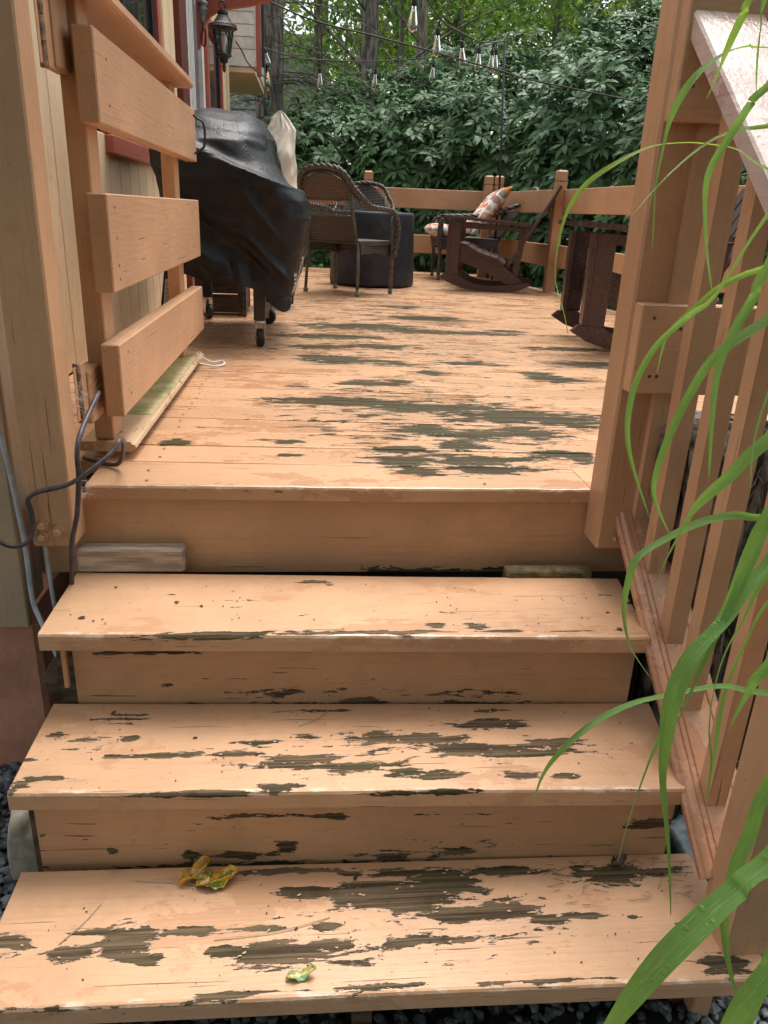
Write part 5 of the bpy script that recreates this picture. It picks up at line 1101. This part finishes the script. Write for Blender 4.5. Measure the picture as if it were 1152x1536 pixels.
decid(.1,20,11,.12,'bright green tree left of the big trunk, beyond the shingled roof',27,DECI,BARK,2.4,(3.6,8),4200,.08)
decid(-1.2,24,12,.15,'bright green tree rising behind the shingled roof',28,DECI,BARK,3.0,(5.4,10),4500,.09)
decid(1.2,21,10,.13,'green tree directly behind the central trunk',29,DECI2,BARK,3.0,(1.4,6),5200,.08)
decid(2.3,24,12,.12,'yellow green tree in the distance between trunk and pole',30,DECI,BARK,3.2,(1.5,8),5500,.09)
decid(6.0,21,12,.14,'green tree beyond the highest rhododendron',31,DECI2,BARK,3.2,(2.4,9),5200,.09)
decid(4.3,25,13,.14,'distant yellow green tree at the upper right',32,DECI,BARK,3.4,(2.6,9),5200,.10)
decid(8.0,17,11,.13,'dark green tree at the far right of the woods',33,DECI2,BARK,3.0,(1.5,8),4500,.09)
decid(.4,30,14,.18,'far background tree filling the gap over the roof',34,DECI2,BARK,4.2,(2.2,9),5500,.12)
decid(3.4,33,14,.18,'far background tree in the centre of the woods',35,DECI,BARK,5.0,(2.0,10),6000,.13)
decid(8.5,30,14,.18,'far background tree on the right of the woods',36,DECI2,BARK,5.0,(2.0,10),6000,.13)
decid(-5,28,14,.18,'far background tree behind the house',37,DECI2,BARK,4.5,(2.0,10),4000,.13)
decid(13,24,14,.18,'outermost tree at the right behind the railing',38,DECI2,BARK,4.5,(1.0,10),4500,.13)
decid(-1.6,-3.6,9,.14,'unseen tree added behind the viewer on the left to block light',41,DECI2,BARK,2.6,(.6,7),9000,.11,clumps=46)  # three out-of-view trees, added behind the camera to darken the camera-facing boards
decid(1.4,-4.2,9,.14,'unseen tree added straight behind the viewer to block light',42,DECI2,BARK,2.8,(.4,7.5),10000,.11,clumps=50)
decid(4.6,-3.0,9,.14,'unseen tree added behind the viewer on the right to block light',43,DECI2,BARK,2.6,(.6,7),8000,.11,clumps=46)
# thin understorey poles
for k,(x,y_,r_,ln_) in enumerate(((.60,17.5,.03,.1),(1.05,16.5,.035,.2),(2.5,15.5,.03,-.25),(3.6,18,.04,.2),(2.15,13.8,.022,.3),(2.2,21,.06,-.1),(5.8,18.5,.05,-.5),(.2,16.,.03,-.1))):
    g=trunk(G(),x,y_,ground_z(x,y_)-.2,7,r_,r_*.5,(ln_,0),k,8,8); o=ob('sapling',g,BARK,smooth=True)
    tag(o,['thin sapling stem left of the central trunk','sapling stem just right of the central trunk','dark sapling stem between the twin trunks and the pole','sapling stem above the black pole top','slanting sapling near the third bulb','straight distant stem behind the near string','slanting stem at the top right corner','thin stem before the yellow green leaves beside the roof'][k],'sapling')
# hemlock with drooping feathery branches
hm=thing('hemlock_tree',(-.62,12.0,-1.2),'large dark hemlock trunk with feathery drooping branches behind the house corner','tree')
ob('trunk',trunk(G(),-.60,12.0,-1.3,10,.205,.14,(.05,0),77,24,24),BARK,hm,smooth=True)
rg=np.random.default_rng(90); VV=[];g=G(); NP=[];ND=[]
for k in range(74):
    z=rg.uniform(.2,5.6); az=rg.uniform(math.pi*1.0,2*math.pi)+rg.normal()*.35; Lb=rg.uniform(1.0,2.1); b0=np.array([-.60,12.,z]); d=np.array([math.cos(az),math.sin(az)*.8,0])
    pts=[b0+d*Lb*f+np.array([0,0,.18*Lb*f-.42*Lb*f*f]) for f in np.linspace(0,1,9)]
    g.tube(pts,[.014-.0014*i for i in range(9)],4,False)
    sd_=np.array([-d[1],d[0],0])
    for i in range(2,9):
        for s_ in (-1,1):
            for rep in range(2):
                l2=.42*(1-(i/10))*rg.uniform(.6,1.1)+.08; e=sd_*s_*.8+d*rg.uniform(.3,.8); e/=np.linalg.norm(e)
                q0=pts[i]
                for f in np.linspace(.05,1,int(l2*40)):
                    p=q0+e*l2*f+np.array([0,0,-.22*l2*f*f]); 
                    for s2 in (-1,1): NP.append(p); ND.append(np.cross(e,[0,0,1])*s2+e*.5+rg.normal(size=3)*.15)
NP=np.array(NP); ND=np.array(ND); ND/=np.linalg.norm(ND,axis=1,keepdims=True)
wv=np.cross(ND,rg.normal(size=ND.shape)*.35+[0,0,1]); wv/=np.linalg.norm(wv,axis=1,keepdims=True); l_=rg.uniform(.018,.034,len(NP))[:,None]
V=np.stack([NP,NP+ND*l_*.5-wv*.0045,NP+ND*l_,NP+ND*l_*.5+wv*.0045],1).reshape(-1,3); k=np.arange(len(NP))*4
npob('needles',V,np.stack([k,k+1,k+2,k+3],1),None,HEML,hm,kind='stuff'); ob('branch',g,BARK,hm)
NEED=len(NP)
# neighbouring building with shingled roof
nb=thing('neighbour_roof',(.1,22,-1),'grey shingled steep roof of a neighbouring cabin seen through the trees','building')
ob('wall',G().box(-3.6,.50,22.6,26,-1,1.2,0),DARKW,nb)
for k in range(30):
    z0=1.1+k*.125; yv=22.0+k*.055
    P=[(yv,z0),(yv+.012,z0-.005),(yv+.075,z0+.135),(yv+.06,z0+.138)]
    ob('shingle_course',G().prism(P,'x',-3.8+.03*(k%2),.62-.01*k),SHING,nb)
ob('roof_deck',G().add([(-3.8,22.03,1.08),(.55,22.03,1.08),(.30,23.78,4.9),(-3.8,23.78,4.9)],[(0,1,2,3)]),DARKW,nb)
# shredded stump beside the stairs
V=[];F=[];n=120;m_=70
for i in range(m_+1):
    f=i/m_; z=-.80+1.02*f
    for j in range(n):
        a=2*math.pi*j/n; rid=abs(math.sin(a*9+5*mn.noise(Vector((math.cos(a),math.sin(a),z*1.6)))*2+z*5))
        r_=.112*(1-.12*f)*(1+.20*mn.noise(Vector((math.cos(a)*1.5,math.sin(a)*1.5,z*2.2))))+.020*rid+.012*mn.noise(Vector((math.cos(a)*8,math.sin(a)*8,z*9)))
        top=.03*mn.noise(Vector((math.cos(a)*3,math.sin(a)*3,4)))*f
        V.append((.935-.03*f+r_*math.cos(a)*1.15,1.52+.03*f+r_*math.sin(a),z+top+ (0 if f<.97 else -.02)))
for i in range(m_):
    for j in range(n): F.append((i*n+j,i*n+(j+1)%n,(i+1)*n+(j+1)%n,(i+1)*n+j))
F.append(tuple(range(m_*n,(m_+1)*n)))
lgt=thing('driftwood_stump',(.93,1.52,-.78),'grey shaggy weathered stump standing behind the stair balusters','stump')
ob('wood',G().add(V,F),DRIFT,lgt,smooth=True)
g=G(); q=random.Random(3)
for k in range(700):
    a=q.uniform(0,6.28); z=q.uniform(-.7,.2); r_=.13*(1-.2*(z+.8)); p=Vector((.925+r_*math.cos(a)*1.05,1.53+r_*math.sin(a)*.9,z)); t_=Vector((q.uniform(-.5,.5),q.uniform(-.4,.2),q.uniform(-1,-.4))).normalized()*q.uniform(.03,.08)
    g.tube([p,p+t_*.5+Vector((math.cos(a),math.sin(a),0))*.012,p+t_],.0011,3,False)
o=ob('fibres',g,DRIFT,lgt); o['kind']='stuff'
# ================= ORNAMENTAL GRASS =================
og=thing('ornamental_grass',(1.12,.70,-.78),'clump of long wet arching green grass blades leaning in from the right','grass')
for bi,(wd,kind,pts) in enumerate(BLADES):
    P=[Vector(p) for p in pts]; d0=(P[0]-P[1]).normalized(); root=Vector((1.12+.05*math.sin(bi*2.1),.62+.05*math.cos(bi*1.7),-.79))
    sp0=P[0]+d0*.10+Vector((.03,0,.01)); mid=Vector((max(sp0.x+.12,.75),(sp0.y+root.y)/2,(sp0.z+root.z)/2+.12))
    path=smoothpath([root,mid,sp0]+P,8); n_=len(path); k0=n_-8*(len(P)-1)
    V=[];F=[];UV=[]
    r_=random.Random(bi); tw=r_.uniform(-.5,.5)
    for i,p in enumerate(path):
        t_=(path[min(i+1,n_-1)]-path[max(i-1,0)]).normalized()
        toc=(Vector((0,0,CAM_Z))-p).normalized()
        nrm=(Vector((0,-.45,.9))*.75+Vector((.0,-.9,.2))*.5).normalized(); sd2=t_.cross(nrm).normalized()
        sd2=(Matrix.Rotation(tw+.8*math.sin(i*.07+bi),3,t_)@sd2)
        up2=sd2.cross(t_)
        f=i/(n_-1); w_=wd*.5*(min(1,.45+f*1.6))*(1-max(0,(f-.55)/.45)**1.6)+.0004
        if kind==0: w_=wd*.5*(1-max(0,(f-.8)/.2)**2*.35)
        for j,u in enumerate((-1,-.5,0,.5,1)): V.append(tuple(p+sd2*u*w_+up2*abs(u)*w_*.30)); UV.append((.5+u*.5,f*6))
    for i in range(n_-1):
        for j in range(4): a=i*5+j; F.append((a,a+1,a+6,a+5))
    o=ob('blade',G().add(V,F),GRASS2 if bi in (10,11,16,13) else GRASS,og,smooth=True)
    uvl=o.data.uv_layers.new(name='UVMap'); 
    for lp_ in o.data.loops: uvl.data[lp_.index].uv=UV[lp_.vertex_index]
print('NEEDLES',NEED)
